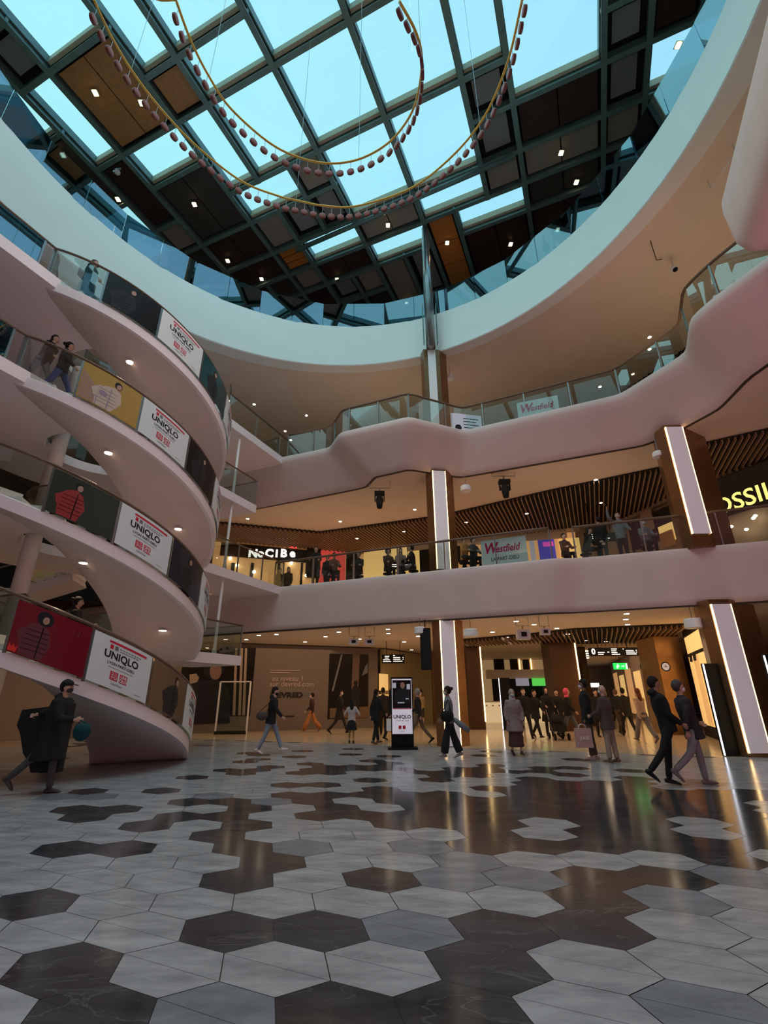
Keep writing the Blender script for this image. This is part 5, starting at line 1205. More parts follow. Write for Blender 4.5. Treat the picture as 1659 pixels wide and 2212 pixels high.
def person(label, loc, yaw, h, pose, top=BLK, bottom=BLK, shoes=BLK, skin=SK1, hair='short', haircol=HAIRD, mask=None, coat=0.0, bulk=1.0, skirt=None, flare=1.0, hood=False, head_yaw=0.0, bare=0.0, group=None, head_pitch=0.0, fine=False, hatcol=BLK):
    s = h / 1.72; lean = pose.get('lean', 0.03); V = Vector
    legs = []; low = 0.0
    for sy, key in ((1, 'L'), (-1, 'R')):
        a, k = pose[key]; hp = V((0, 0.09 * sy, 0)); kn = hp + V((sin(a), 0.0, -cos(a))) * 0.44; an = kn + V((sin(a - k), 0, -cos(a - k))) * 0.42
        pit = max(-1.1, min(0.35, (a - k) * (0.9 if a - k < 0 else 0.5)))
        if pose.get('sit'): pit = 0
        d = V((cos(pit), 0, sin(pit))); n = V((sin(pit), 0, -cos(pit)))
        heel = an - d * 0.05 + n * 0.075; toe = an + d * 0.19 + n * 0.075
        low = min(low, heel.z, toe.z, (heel + d * 0.18).z); legs.append((hp, kn, an, d, n))
    up = V((0, 0, -low)); P = V((0, 0, 0)) + up
    legs = [(a + up, b + up, c + up, d, n) for a, b, c, d, n in legs]
    tx = V((sin(lean), 0, cos(lean)))
    waist = P + tx * 0.12; chest = P + tx * 0.36; sho = P + tx * 0.50; neck = P + tx * 0.56
    hl = lean * 0.4; hd = neck + V((sin(hl) + 0.03, 0, cos(hl))) * 0.17
    hy = V((cos(head_yaw), sin(head_yaw), 0)); hx = V((-sin(head_yaw), cos(head_yaw), 0)); hz = V((0, 0, 1))
    hyp = (hy * cos(head_pitch) - hz * sin(head_pitch)); hzp = (hz * cos(head_pitch) + hy * sin(head_pitch)); AXH = (hyp, hx, hzp)
    hw = 0.185
    arms = []
    for sy, key in ((1, 'la'), (-1, 'ra')):
        u, ab, e = pose[key]; sp = sho + V((0, hw * sy * 0.93, -0.03))
        el = sp + V((sin(u) * cos(ab), sy * sin(ab), -cos(u) * cos(ab))) * 0.28
        fdir = V((sin(u + e), sy * sin(ab) * 0.4 - sy * 0.12, -cos(u + e))).normalized(); wr = el + fdir * 0.25; arms.append((sp, el, wr, fdir, sy))
    root = thing('person', label, 'person', loc, group, rz=yaw)
    def fin(mb, name, m, vox=0.02, par=root):
        for i, q in enumerate(mb.v): mb.v[i] = q * s
        o = mb.build(name, m, par, smooth=True, local=True)
        if vox:
            r = o.modifiers.new('join', 'REMESH'); r.mode = 'VOXEL'; r.voxel_size = vox * s; r.use_smooth_shade = True
            if name == 'body' or vox >= 0.018:
                sm = o.modifiers.new('relax', 'SMOOTH'); sm.factor = 0.5; sm.iterations = 2 if name == 'body' and vox < 0.011 else 3
        return o
    # ---- body
    b = MB()
    b.tube([P - tx * 0.06, waist, chest, sho - tx * 0.03, neck - tx * 0.01], [(0.155, 0.10), (0.13, 0.09), (0.155, 0.10), (0.15, 0.08), (0.055, 0.055)], 14, up=(1, 0, 0))
    b.tube([neck - tx * 0.05, hd - hz * 0.05], [0.055, 0.05], 12, up=(1, 0, 0))
    b.ell(hd, (0.093, 0.074, 0.112), 16, 12, AXH); b.ell(hd + hyp * 0.030 - hzp * 0.055, (0.058, 0.052, 0.06), 12, 8, AXH)
    b.ell(hd + hyp * 0.098 - hzp * 0.018, (0.020, 0.014, 0.024), 8, 6, AXH)
    for q in (-1, 1): b.ell(hd + hx * 0.074 * q - hzp * 0.01 - hyp * 0.005, (0.018, 0.012, 0.03), 8, 6, AXH)
    for (hp, kn, an, d, n) in legs:
        b.tube([hp + V((0, 0, .02)), hp.lerp(kn, 0.5), kn, kn.lerp(an, 0.3), an], [0.075, 0.066, 0.048, 0.05, 0.034], 10, up=(1, 0, 0)); b.tube([an - d * 0.02 + n * 0.035, an + d * 0.13 + n * 0.053], [0.028, 0.016], 8, up=(0, 1, 0))
    for (sp, el, wr, fd, sy) in arms:
        b.tube([sp, sp.lerp(el, 0.5), el, el.lerp(wr, 0.35), wr], [0.048, 0.044, 0.036, 0.036, 0.026], 10, up=(0, 1, 0))
        side = V((fd.z, 0, -fd.x)); side = side.normalized() if side.length > 0.1 else V((1, 0, 0)); out = fd.cross(side).normalized()
        if side.x < 0: side = -side
        pe = wr + fd * 0.085; b.tube([wr - fd * 0.01, wr + fd * 0.03, pe], [(0.024, 0.018), (0.036, 0.016), (0.038, 0.015)], 8, up=tuple(out))
        inn = V((0, -sy, 0)); inn = (inn - fd * inn.dot(fd)).normalized()
        for f in range(4):
            o_ = pe + side * (0.030 - 0.020 * f) - fd * 0.012; L = (0.072, 0.080, 0.074, 0.058)[f]; m1 = o_ + (fd * 0.9 + inn * 0.35) * (L * 0.5); m2 = m1 + (fd * 0.6 + inn * 0.75) * (L * 0.5)
            b.tube([o_, m1, m2], [0.0095, 0.0088, 0.0075], 6, up=tuple(side))
        th = wr + fd * 0.025 + side * 0.028; b.tube([th, th + (side * 0.55 + fd * 0.8) * 0.035, th + (side * 0.5 + fd * 1.0 + inn * 0.3) * 0.062], [0.012, 0.010, 0.0085], 6, up=tuple(out))
    fin(b, 'body', cm(skin, 0.55), 0.0095 if fine else 0.0125)
    e = MB()
    for q in (-1, 1): e.ell(hd + hyp * 0.083 + hx * 0.03 * q + hzp * 0.012, (0.008, 0.013, 0.007), 8, 6, AXH)
    if fine or True: fin(e, 'eyes', EYE, 0)
    if not mask:
        e = MB(); e.ell(hd + hyp * 0.084 - hzp * 0.062, (0.008, 0.024, 0.006), 8, 5, AXH); fin(e, 'lips', cm((skin[0] * .8, skin[1] * .45, skin[2] * .45), 0.5), 0)
    # ---- top
    B = bulk; t = MB(); hem = -0.10 - coat
    ring = [P + tx * hem if coat < 0.12 else P + V((0, 0, hem)), P + tx * (-0.02), waist + tx * 0.02, chest, sho - tx * 0.02, sho + tx * 0.035, neck + tx * 0.0]
    wd = [(0.185 * B + coat * 0.16, 0.125 * B + coat * 0.30), (0.178 * B, 0.125 * B), (0.165 * B, 0.115 * B), (0.195 * B, 0.130 * B), (0.205, 0.110 * B), (0.12, 0.085), (0.072, 0.072)]
    t.tube(ring, wd, 18, up=(1, 0, 0))
    for (sp, el, wr, fd, sy) in arms: t.ell(sp + V((0, -0.01 * sy, 0)), (0.072 * B, 0.07 * B, 0.07 * B), 10, 8); t.tube([sp + V((0, -0.03 * sy, 0.01)), sp.lerp(el, 0.5), el, el.lerp(wr, 0.5), wr - fd * 0.005], [0.064 * B, 0.060 * B, 0.055 * B, 0.050 * B, 0.042 * B], 12, up=(0, 1, 0))
    if hood: t.ell(neck + V((-0.07, 0, 0.01)), (0.085, 0.11, 0.07), 12, 8)
    else: t.tube([neck - tx * 0.03, neck + tx * 0.03], [(0.082, 0.08), (0.07, 0.068)], 12, up=(1, 0, 0))
    fin(t, 'coat' if coat > 0.2 else 'jacket', cm(top), 0.02)
    # ---- bottom
    if skirt:
        k = MB(); hz0 = P.z - skirt; k.tube([P + V((0, 0, 0.06)), P + V((0, 0, -0.05)), P + V((0, 0, -skirt * 0.6)), P + V((0, 0, -skirt))], [(0.15, 0.11), (0.175, 0.135), (0.19 * flare, 0.17 * flare), (0.22 * flare, 0.21 * flare)], 18, up=(1, 0, 0)); fin(k, 'skirt', cm(bottom), 0.02)
    else:
        k = MB(); k.ell(P + V((-0.01, 0, 0.0)), (0.125, 0.165, 0.13), 14, 8)
        for (hp, kn, an, d, n) in legs:
            e2 = kn.lerp(an, 1.0 - bare); k.tube([hp + V((0, 0, 0.03)), hp.lerp(kn, 0.5), kn, kn.lerp(e2, 0.5), e2 + V((0, 0, 0.015))], [0.096, 0.084, 0.066 * (0.5 + 0.5 * flare), 0.060 * flare, 0.054 * flare], 12, up=(1, 0, 0))
        fin(k, 'trousers', cm(bottom), 0.02)
    for (hp, kn, an, d, n) in legs:
        f = MB(); pt = [an - d * 0.075 + n * 0.045, an - d * 0.04 + n * 0.035, an + d * 0.06 + n * 0.040, an + d * 0.14 + n * 0.052, an + d * 0.195 + n * 0.062]
        f.tube(pt, [(0.022, 0.028), (0.038, 0.042), (0.040, 0.036), (0.042, 0.024), (0.026, 0.012)], 12, up=tuple(n)); f.tube([an + V((0, 0, 0.03)), an + n * 0.03], [0.042, 0.042], 10, up=(1, 0, 0)); fin(f, 'shoe', cm(shoes, 0.5), 0)
    # ---- head cover
    hm = cm(haircol, 0.7); q = MB()
    if hair in ('short', 'long', 'bun', 'cap', 'curly'):
        r = 0.012 if hair != 'curly' else 0.04
        q.ell(hd - hyp * (0.018 + r * .3) + hzp * 0.022, (0.092 + r, 0.076 + r, 0.104 + r), 16, 12, AXH)
        if hair in ('long',): q.tube([hd - hyp * 0.03 + hz * 0.03, hd - hyp * 0.075 - hz * 0.08, neck + V((-0.09, 0, -0.05)), neck + V((-0.10, 0, -0.20))], [(0.075, 0.06), (0.085, 0.05), (0.09, 0.04), (0.05, 0.025)], 12, up=(1, 0, 0))
        if hair == 'bun': q.ell(hd - hyp * 0.13 + hz * 0.06, (0.045, 0.045, 0.045), 10, 8)
        # uncover the face
        o = fin(q, 'hair', hm, 0)
        for v in o.data.vertices:
            c = v.co / s - hd
            if c.dot(hyp) > 0.005 and c.dot(hzp) < 0.050: v.co -= hyp * (c.dot(hyp) - 0.005) * s; 
    if hair == 'scarf':
        q.ell(hd - hyp * 0.02 + hzp * 0.012, (0.100, 0.090, 0.120), 16, 12, AXH); q.tube([hd - hz * 0.06 - hyp * 0.015, neck, sho - tx * 0.02], [(0.082, 0.085), (0.10, 0.10), (0.16, 0.12)], 14, up=(1, 0, 0)); o = fin(q, 'headscarf', cm(hatcol), 0)
        for v in o.data.vertices:
            c = v.co / s - hd
            if c.dot(hyp) > 0.04 and -0.10 < c.dot(hzp) < 0.06 and abs(c.dot(hx)) < 0.055: v.co -= hyp * (c.dot(hyp) - 0.04) * s
    if hair == 'cap' or hair == 'hat':
        q = MB(); q.ell(hd - hyp * 0.01 + hzp * 0.055, (0.108, 0.088, 0.075), 16, 8, AXH)
        if hair == 'cap': q.tube([hd + hyp * 0.07 + hzp * 0.045, hd + hyp * 0.13 + hzp * 0.04, hd + hyp * 0.175 + hzp * 0.028], [(0.075, 0.008), (0.07, 0.007), (0.045, 0.006)], 14, up=tuple(hzp))
        fin(q, 'cap' if hair == 'cap' else 'woolly_hat', cm(hatcol), 0)
    if hair == 'hood': q = MB(); q.ell(hd - hyp * 0.025 + hzp * 0.015, (0.115, 0.105, 0.135), 16, 12, AXH); q.tube([hd - hz * 0.1 - hyp * .03, sho], [(0.09, 0.09), (0.13, 0.10)], 12, up=(1, 0, 0)); o = fin(q, 'hood', cm(hatcol), 0); \
        [setattr(v, 'co', v.co - hyp * ((v.co / s - hd).dot(hyp) - 0.05) * s) for v in o.data.vertices if (v.co / s - hd).dot(hyp) > 0.05 and abs((v.co / s - hd).dot(hx)) < 0.07]
    if mask:
        q = MB(); q.ell(hd + hyp * 0.048 - hzp * 0.048, (0.062, 0.064, 0.050), 14, 8, AXH); fin(q, 'face_mask', cm(mask, 0.8), 0)
    R = Matrix.Rotation(yaw, 4, 'Z')
    def wp(v): return Vector(loc) + (R @ (v * s))
    return dict(root=root, hand=[wp(a[2] + a[3] * 0.10) for a in arms], hip=wp(P), sho=[wp(a[0]) for a in arms], fwd=R @ V((1, 0, 0)), side=R @ V((0, 1, 0)), s=s, chest=wp(chest), neck=wp(neck))
def foot(x, y): p = atz(x, y, 0); return Vector((p.x, p.y, 0))
def paper_bag(label, hand, w_, h_, d_, m, yaw=0, text=None, group=None, tm=None):
    c = hand + Vector((0, 0, -0.10 - h_ / 2)); t = thing('shopping_bag', label, 'bag', (c.x, c.y, c.z - h_ / 2), group)
    X = Vector((cos(yaw), sin(yaw), 0)); Y = Vector((-sin(yaw), cos(yaw), 0)); mb = MB(); rg = []
    for f, k in ((0, 0.94), (0.04, 1.0), (0.5, 0.97), (1.0, 0.99)):
        z = c.z - h_ / 2 + h_ * f; dd = d_ * (1.0 - 0.35 * f); rg.append([Vector((c.x, c.y, z)) + X * (a * w_ / 2 * k) + Y * (b_ * dd / 2) for a, b_ in ((-1, -1), (1, -1), (1, 1), (-1, 1))])
    mb.loft(rg); mb.build('bag_body', m, t)
    for q in (-1, 1):
        pts = [c + Y * (q * d_ * .2) + X * a + Vector((0, 0, h_ / 2 + z)) for a, z in ((-w_ * .25, -.01), (-w_ * .18, .07), (0, .10), (w_ * .18, .07), (w_ * .25, -.01))]
        MB().tube(pts, 0.005, 6).build('handle', M['white'], t, smooth=True)
    if text:
        S = Plane2(c - Y * (d_ / 2 + 0.006), X, (0, 0, 1)); mb = MB(); draw_text(mb, S, text, 0, 0, h_ * 0.22, 0.006, bold=0.003); mb.build('lettering', tm or M['white'], t)
    return t
def soft_bag(label, c, r, m, top=None, name='shoulder_bag', group=None):
    t = thing(name, label, 'bag', (c.x, c.y, c.z - r[2]), group); mb = MB(); mb.ell(c, r, 14, 10); 
    for i, v in enumerate(mb.v):
        dz = (v.z - c.z) / r[2]
        if dz > 0.55: mb.v[i] = Vector((v.x, v.y, c.z + r[2] * (0.55 + (dz - 0.55) * 0.4)))
    mb.build('bag_body', m, t, smooth=True)
    if top is not None: MB().tube([c + Vector((r[0] * .6, 0, r[2] * .6)), top, c + Vector((-r[0] * .6, 0, r[2] * .6))], 0.012, 6).build('strap', m, t, smooth=True)
    return t

# ---- foreground walkers
d = person('person in black cap and wide black coat striding right in the left foreground', foot(85, 1716), 0.03, 1.80,
       dict(L=(0.12, 0.05), R=(-0.48, 0.32), la=(-1.15, 0.15, -0.15), ra=(0.45, 0.12, 1.05), lean=0.10), top=BLK, bottom=(0.07, 0.07, 0.075), shoes=(0.06, 0.05, 0.05), hair='cap', coat=0.32, bulk=1.35, mask=(0.05, 0.05, 0.06), fine=True, hood=True)
soft_bag('dark teal round bag carried at the chest of the striding person in the cap', d['hand'][1] + Vector((0.10, -0.06, -0.17)), (0.15, 0.09, 0.17), cm((0.004, 0.045, 0.055)), d['hand'][1] + Vector((0, 0, 0.0)))
c_ = d['hand'][0]; t = thing('black_jacket', 'black jacket held out behind the striding person in the cap', 'jacket', c_ + Vector((0, 0, -0.6)))
mb = MB(); rg = []
for i in range(13):
    f = i / 12; x = -0.22 + 0.92 * f; top = 0.10 + 0.10 * f; bot = -0.16 - (0.78 * min(1, f / 0.42) if f > 0.02 else 0); y = 0.05 + 0.02 * sin(i * 2.1); th = 0.05 + 0.015 * cos(i * 1.7)
    xb = x + (0.10 if f > 0.3 else 0.0) * (1 - f)
    rg.append([c_ + Vector((x, y - th, top)), c_ + Vector((xb, y - th * 1.6, bot)), c_ + Vector((xb, y + th * 1.6, bot)), c_ + Vector((x, y + th, top))])
mb.loft(rg); o = mb.build('fabric', cm(BLK), t); smooth_angle(o, 60)
d = person('person in black hooded top and blue jeans walking right with a shoulder bag', foot(580, 1630), 0.0, 1.74, dict(L=(0.42, 0.05), R=(-0.25, 0.20), la=(-0.1, 0.1, 0.3), ra=(0.50, 0.12, 0.25), lean=0.10), top=BLK, bottom=(0.20, 0.25, 0.33), shoes=(0.55, 0.52, 0.50), hair='short', mask=BLK, hood=True, fine=True, bulk=1.08, coat=0.05, head_pitch=0.25)
soft_bag('grey brown shoulder bag on the hip of the walker in blue jeans', d['hip'] + Vector((-0.22, -0.20, 0.08)), (0.18, 0.09, 0.14), cm((0.07, 0.055, 0.05)), d['sho'][1] + Vector((0, 0, 0.04)))
d = person('woman with hair bun in wide black trousers walking left past the lit slim column', foot(975, 1638), pi - 0.15, 1.70, dict(L=(0.22, 0.03), R=(-0.22, 0.12), la=(0.1, 0.1, 0.5), ra=(0.15, 0.1, 0.6), lean=0.03), top=(0.13, 0.15, 0.17), bottom=BLK, shoes=(0.3, 0.3, 0.3), hair='bun', flare=1.9, mask=(0.5, 0.5, 0.52), fine=True, skin=SK2)
soft_bag('black shoulder bag of the woman with the hair bun', d['hip'] + Vector((-0.08, -0.20, 0.10)), (0.18, 0.09, 0.17), cm(BLK), d['sho'][0] + Vector((0, -.05, 0.04)))
c_ = d['hip'] + Vector((0.30, -0.02, -0.13)); t = thing('denim_jacket', 'pale denim jacket trailing from the arm of the woman with the hair bun', 'jacket', c_ - Vector((0, 0, .2))); mb = MB(); mb.tube([c_ + Vector((-0.18, 0, 0.14)), c_, c_ + Vector((0.22, 0, -0.16))], [(0.05, 0.06), (0.08, 0.07), (0.06, 0.05)], 10, up=(0, 1, 0)); mb.build('fabric', cm((0.16, 0.19, 0.22)), t, smooth=True)
person('woman in pale headscarf and long mauve-grey coat walking towards the camera', foot(1118, 1633), -pi / 2 + 0.05, 1.62, dict(L=(0.20, 0.05), R=(-0.12, 0.15), la=(0.05, 0.25, 0.25), ra=(0.05, 0.25, 0.3), lean=0.02), top=(0.22, 0.17, 0.17), bottom=(0.06, 0.025, 0.025), shoes=(0.05, 0.03, 0.03), hair='scarf', hatcol=(0.32, 0.26, 0.26), mask=(0.35, 0.48, 0.52), coat=0.22, bulk=1.22, skirt=0.72, flare=1.05, fine=True)
d = person('tall dark skinned man in black jacket and white mask looking left, holding a pink bag', foot(1283, 1643), pi - 0.35, 1.84, dict(L=(0.05, 0.03), R=(-0.05, 0.05), la=(0.0, 0.10, 0.2), ra=(0.02, 0.10, 0.25), lean=0.0), top=BLK, bottom=(0.09, 0.06, 0.05), shoes=(0.45, 0.36, 0.36), skin=SK2, hair='short', mask=WHT, bulk=1.15, coat=0.06, fine=True)
paper_bag('dusty pink lettered shopping bag held by the tall man in the white mask', d['hand'][0] + Vector((-0.12, -0.05, 0.0)), 0.40, 0.44, 0.14, cm((0.42, 0.27, 0.25)), 0.0, 'JULES', tm=cm((0.7, 0.6, 0.55)))
person('balding man in brown jacket, white mask and beige trousers standing right of the pink bag', foot(1326, 1648), pi - 0.9, 1.70, P_(STAND, la=(0.3, 0.1, 0.9), lean=0.0), top=(0.075, 0.05, 0.05), bottom=(0.28, 0.22, 0.18), shoes=(0.12, 0.08, 0.06), hair='bald', mask=(0.65, 0.65, 0.68), bulk=1.15, coat=0.1, fine=True, flare=1.1)
person('person in black hoodie and black trousers striding right in the right foreground', foot(1468, 1698), -0.12, 1.78, dict(L=(-0.10, 0.06), R=(-0.42, 0.30) if False else (-0.45, 0.25), la=(0.3, 0.1, 0.8), ra=(0.2, 0.1, 0.7), lean=-0.14), top=BLK, bottom=BLK, shoes=BLK, skin=(0.30, 0.18, 0.13), hair='short', hood=True, bulk=1.08, fine=True, head_pitch=0.1)
person('masked person in dark jacket and pale grey jeans walking close behind the black hoodie', foot(1522, 1696), -0.1, 1.74, dict(L=(0.15, 0.10), R=(-0.38, 0.45), la=(0.3, 0.15, 0.8), ra=(-0.3, 0.1, 0.2), lean=-0.14), top=(0.03, 0.025, 0.028), bottom=(0.24, 0.24, 0.26), shoes=(0.20, 0.16, 0.17), hair='short', haircol=(0.06, 0.05, 0.05), mask=(0.6, 0.6, 0.62), coat=0.08, bulk=1.1, fine=True)
# ---- middle distance, left to right
GR = 'walkers in the middle distance'
person('person in dark letterman jacket and flowing orange trousers before the hoarding', foot(672, 1581), pi, 1.66, WALK, top=(0.05, 0.025, 0.025), bottom=(0.42, 0.16, 0.05), shoes=(0.3, 0.15, 0.08), mask=WHT, flare=1.9, hair='short')
person('person in long dark coat walking right before the right hoarding photograph', foot(732, 1586), 0.0, 1.78, WALK, top=(0.02, 0.018, 0.02), bottom=(0.03, 0.025, 0.02), coat=0.25, hair='short', mask=WHT, bulk=1.15)
person('small figure with pale sleeves and round black skirt seen from behind', foot(759, 1606), pi / 2, 1.38, P_(STAND, la=(-0.1, 0.55, 1.5), ra=(-0.1, 0.55, 1.5)), top=(0.42, 0.38, 0.38), bottom=BLK, skirt=0.42, flare=1.15, hair='long', shoes=BLK, skin=(0.35, 0.25, 0.1))
d = person('person in black holding a white shopping bag left of the advertising kiosk', foot(812, 1608), 0.6, 1.68, P_(WALK, L=(0.2, 0.05), R=(-0.15, 0.1)), top=BLK, bottom=BLK, hair='long', bulk=1.15, coat=0.1, shoes=(0.1, 0.07, 0.06))
paper_bag('white shopping bag with a small black mark left of the kiosk', d['hand'][1] + Vector((0.12, -0.1, 0)), 0.30, 0.38, 0.12, M['white'], 0.1)
person('dark haired person in black seen over the shoulder of the white bag carrier', foot(828, 1588), pi / 2, 1.80, STAND, top=(0.02, 0.015, 0.015), bottom=BLK, hair='short', skin=(0.3, 0.2, 0.12))
d = person('long haired person in black walking beside the kiosk with an orange bag', foot(846, 1600), 0.5, 1.70, P_(WALK2, L=(-0.2, 0.2), R=(0.2, 0.05)), top=BLK, bottom=BLK, hair='long', bulk=1.1, coat=0.1)
soft_bag('crumpled orange carrier bag beside the kiosk', d['hand'][1] + Vector((0.0, -0.1, -0.28)), (0.19, 0.12, 0.23), cm((0.60, 0.17, 0.05), 0.5), d['hand'][1], 'carrier_bag')
person('hiker in mustard jacket with backpack straps and dark shorts walking towards the camera', foot(910, 1571), -pi / 2, 1.78, WALK, top=(0.28, 0.20, 0.09), bottom=(0.03, 0.02, 0.02), mask=WHT, hair='curly', bare=0.75, shoes=(0.5, 0.4, 0.3), bulk=1.1, head_pitch=0.2)
person('grey haired person in dark jacket and grey trousers stepping out behind the slim column', foot(906, 1607), pi - 0.2, 1.74, WALK, top=(0.025, 0.02, 0.022), bottom=(0.16, 0.12, 0.09), shoes=BLK, haircol=(0.3, 0.28, 0.27), hair='short')
CROWD = [  # label, feet px, yaw, height, pose, kw
 ('masked person in black close behind the long mauve coat', (1140, 1598), -pi / 2, 1.76, WALK, dict(mask=(0.5, 0.42, 0.42), hair='short', bulk=1.1)),
 ('person in black leggings left of the dark pushchair', (1163, 1595), -pi / 2 + .3, 1.70, WALK2, dict(hair='long', mask=(0.35, 0.25, 0.22), coat=0.12)),
 ('hooded person in long black coat pushing the dark pushchair', (1190, 1592), -pi / 2, 1.74, P_(STAND, la=(0.5, 0.1, 0.8), ra=(0.5, 0.1, 0.8)), dict(hair='hood', hatcol=BLK, coat=0.3, bulk=1.2)),
 ('person in black with bare face right of the dark pushchair', (1213, 1590), -pi / 2 - .2, 1.68, STAND, dict(hair='short', coat=0.28, bulk=1.2)),
 ('person in bright pink hood and dark coat behind the tall masked man', (1236, 1597), -0.6, 1.72, WALK, dict(hair='hood', hatcol=(0.62, 0.07, 0.14), bottom=(0.10, 0.11, 0.12), bulk=1.2)),
 ('dark figure with long hair between the tall man and the balding man', (1300, 1592), -pi / 2, 1.66, STAND, dict(hair='long', coat=0.2)),
 ('person in black carrying a tan bag right of the balding man', (1345, 1588), pi / 2, 1.70, WALK2, dict(hair='short', haircol=HAIRB, bottom=(0.05, 0.03, 0.02))),
 ('person in black seen from behind left of the red haired woman', (1362, 1592), pi / 2, 1.74, WALK, dict(hair='short', bulk=1.15, coat=0.1)),
 ('red haired woman in cream top and grey wide jeans walking away', (1398, 1604), pi / 2 + 0.2, 1.70, WALK, dict(top=(0.50, 0.36, 0.24), bottom=(0.16, 0.14, 0.14), hair='long', haircol=(0.16, 0.04, 0.02), flare=1.4, shoes=(0.15, 0.12, 0.1))),
 ('pale haired distant walker in the passage left of the exit sign', (1318, 1566), -pi / 2, 1.66, WALK, dict(hair='long', haircol=(0.3, 0.2, 0.1), top=(0.12, 0.07, 0.04))),
 ('distant walker in brown at the mouth of the passage', (1296, 1562), pi / 2, 1.72, WALK2, dict(top=(0.06, 0.03, 0.02), hair='short')),
 ('distant dark walker under the exit sign', (1338, 1560), pi / 2, 1.76, WALK, dict(hair='short')),
 ('distant figure in black standing at the white counter', (1098, 1566), pi / 2, 1.70, STAND, dict(hair='short')),
 ('distant figure in dark red at the counter behind the crowd', (1128, 1566), pi / 2, 1.66, STAND, dict(top=(0.08, 0.02, 0.02), hair='long')),
]
for lab, ft, yw, hh, po, kw in CROWD:
    kw = dict(kw); person(lab, foot(*ft), yw, hh, po, group=None, **kw)
# pushchair
p = foot(1200, 1596); t = thing('pushchair', 'dark pushchair amid the black clothed group in the passage mouth', 'pushchair', p)
mb = MB(); mb.ell(p + Vector((0, -0.35, 0.62)), (0.26, 0.34, 0.26), 14, 8); mb.build('canopy', cm(BLK), t, smooth=True)
MB().box(p + Vector((0, -0.45, 0.42)), (0.42, 0.6, 0.25)).build('seat', cm(BLK), t)
for q in (-1, 1):
    MB().tube([p + Vector((q * .22, 0.05, 1.02)), p + Vector((q * .22, -0.3, 0.5)), p + Vector((q * .22, -0.7, 0.12))], 0.015, 6).build('frame_tube', M['chrome'], t)
    for y in (-0.1, -0.75):
        MB().tube([p + Vector((q * .25 - .02, y, 0.12)), p + Vector((q * .25 + .02, y, 0.12))], 0.12, 16).build('wheel', M['black'], t)
MB().tube([p + Vector((-.22, 0.05, 1.02)), p + Vector((.22, 0.05, 1.02))], 0.018, 6).build('handlebar', M['black'], t)

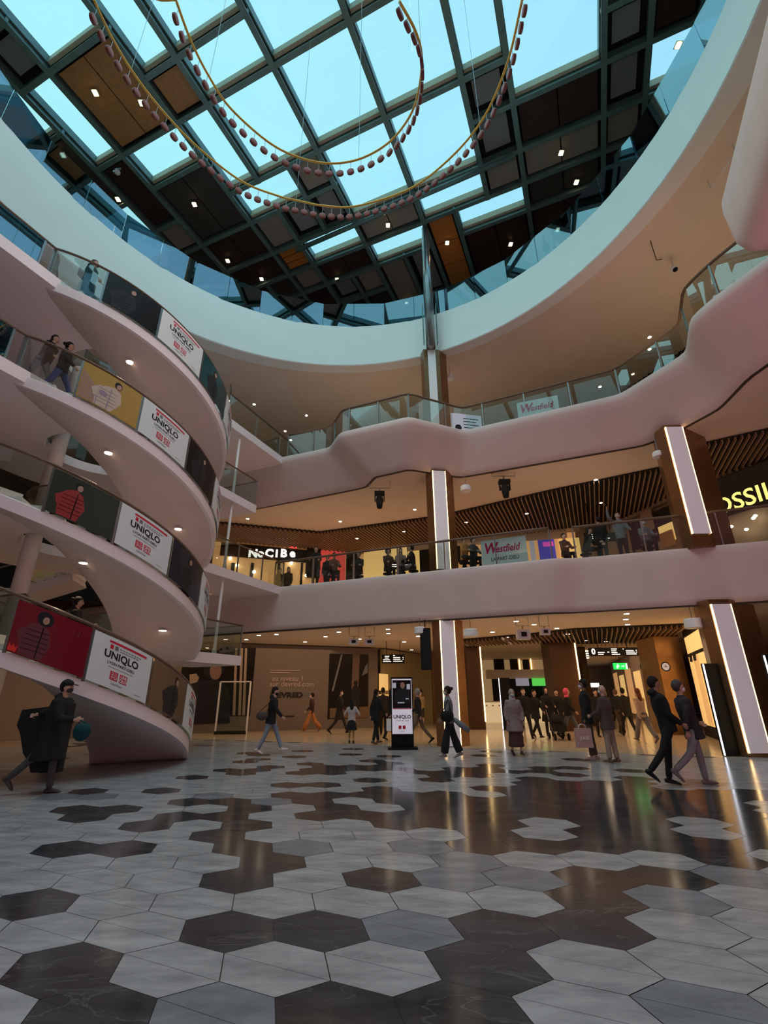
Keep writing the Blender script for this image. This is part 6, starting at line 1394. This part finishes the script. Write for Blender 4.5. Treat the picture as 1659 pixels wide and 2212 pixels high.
# ---- people on the first gallery (standing or sitting just inside the glass)
def gal(x, Y, z): p = aty(x, 1230, Y); return Vector((p.x, Y, z))
def galz(x, yy, Y, z): r = aty(x, yy, Y); return Vector((r.x, Y, z))
GP = [
 ('figure in black standing behind the first gallery glass right of the red panel', galz(681, 1240, 19.6, Z1), -pi / 2, 1.76, LEANR, dict(hair='short', bulk=1.15)),
 ('dark figure beside the pair left of the tall black shop panel', galz(706, 1240, 20.6, Z1), -2.0, 1.68, STAND, dict(hair='bun', top=(0.03, 0.02, 0.02))),
 ('dark figure further back near the perfume shop, seen low over the gallery edge', galz(604, 1250, 23.0, Z1), -1.2, 1.70, STAND, dict(hair='short', top=(0.06, 0.03, 0.02))),
 ('person with dark bob near the perfume shop glass', galz(622, 1250, 22.6, Z1), -1.6, 1.66, STAND, dict(hair='long', top=(0.05, 0.03, 0.02))),
 ('seated person in brown at the gallery edge right of the dark pair', galz(720, 1250, 19.0, Z1), -1.2, 1.68, SIT, dict(top=(0.16, 0.06, 0.04), hair='short')),
 ('person in dark jacket with pale scarf before the tall black shop panel', galz(775, 1240, 19.0, Z1), -1.8, 1.70, SIT, dict(hair='short', top=(0.04, 0.03, 0.03))),
 ('curly haired person seated left of the group on the first gallery', galz(838, 1240, 18.6, Z1), -1.2, 1.72, SIT, dict(hair='curly', top=(0.08, 0.04, 0.03))),
 ('long haired masked person seated in the middle of the gallery group', galz(866, 1240, 18.4, Z1), -1.6, 1.68, SIT, dict(hair='long', top=(0.20, 0.14, 0.12), mask=(0.4, 0.35, 0.33))),
 ('person in black with pale trousers seated left of the slim gallery column', galz(892, 1225, 18.3, Z1), 2.8, 1.80, SIT, dict(hair='short', bottom=(0.3, 0.27, 0.25))),
 ('person in ochre top seated just right of the slim gallery column', galz(1004, 1215, 17.0, Z1), -1.0, 1.70, SIT, dict(hair='bun', top=(0.38, 0.17, 0.05))),
 ('dark haired person seated half behind the white banner on the first gallery', galz(1024, 1215, 17.0, Z1), -1.0, 1.62, SIT, dict(hair='short', top=(0.05, 0.05, 0.06))),
 ('person bending low at the gallery glass right of the slight bend', galz(1266, 1190, 15.9, Z1), -0.6, 1.62, P_(SIT, lean=0.35), dict(hair='long', top=BLK)),
 ('broad dark figure leaning on the gallery rail beside the woman in pale sleeves', galz(1302, 1180, 16.1, Z1), pi / 2, 1.74, STAND, dict(hair='short', bulk=1.3)),
 ('woman in black top and pale shirt standing with arm raised on the first gallery', galz(1346, 1180, 15.9, Z1), -pi / 2 - .3, 1.84, P_(STAND, ra=(2.3, 0.5, 0.6), la=(0.3, 0.3, 0.9)), dict(hair='long', top=(0.14, 0.15, 0.17), bottom=BLK, mask=(0.45, 0.38, 0.36))),
 ('masked person in grey jacket seated right of the woman with raised arm', galz(1400, 1185, 15.3, Z1), -1.7, 1.70, SIT, dict(hair='short', haircol=(0.2, 0.2, 0.2), top=(0.12, 0.12, 0.13), mask=(0.4, 0.4, 0.4))),
 ('person hidden low behind the handrail next to the violet screen', galz(1222, 1200, 16.5, Z1), -1.4, 1.60, SIT, dict(hair='short', top=(0.10, 0.05, 0.03))),
]
BEN = []
for lab, lc, yw, hh, po, kw in GP:
    person(lab, lc, yw, hh, po, **kw)
    if po.get('sit'): BEN.append((lc, yw, hh))
def stool(label, lc, yaw, hh):
    t = thing('gallery_stool', label, 'stool', lc, 'dark stools along the first gallery glass'); s = hh / 1.72
    c = lc + Vector((cos(yaw), sin(yaw), 0)) * -0.02
    m = MB(); m.tube([c + Vector((0, 0, 0.36 * s)), c + Vector((0, 0, 0.40 * s))], 0.2, 14); m.build('seat', M['matblack'], t); m = MB(); m.tube([c, c + Vector((0, 0, 0.37 * s))], [0.16, 0.05], 12); m.build('pedestal', M['matblack'], t)
for i, (lc, yw, hh) in enumerate(BEN): stool('round dark stool under a seated visitor on the first gallery', lc, yw, hh)
# ---- people on the curved stair
def onstair(phi, r, k): return cyl(phi, r, max(zr(phi, k) - 0.02, 0))
person('person in black winter coat with fur-trimmed hood walking down the topmost flight', onstair(-79, 2.95, 4) , 0.2, 1.68, WALK, top=(0.02, 0.03, 0.03), bottom=(0.03, 0.05, 0.05), hair='long', haircol=(0.09, 0.05, 0.05), bulk=1.2, coat=0.15, mask=BLK, hood=True)
person('person in dark top carrying a blue jacket on the third flight', onstair(-80, 2.9, 3), 0.4, 1.70, WALK, top=BLK, bottom=(0.05, 0.07, 0.22), hair='bun', bulk=1.1)
person('long haired person bending in grey trousers behind the blue jacket carrier', onstair(-88, 3.05, 3), 0.0, 1.60, P_(WALK, lean=0.3), top=BLK, bottom=(0.16, 0.16, 0.18), hair='long')
person('dark haired person in black hooded coat going down the lowest flight above the red poster', onstair(-50, 2.6, 1), 0.5, 1.68, P_(WALK2, la=(0.5, 0.1, 1.0), ra=(0.5, 0.1, 1.0)), top=BLK, bottom=BLK, hair='bun', hood=True, bulk=1.15, coat=0.1)
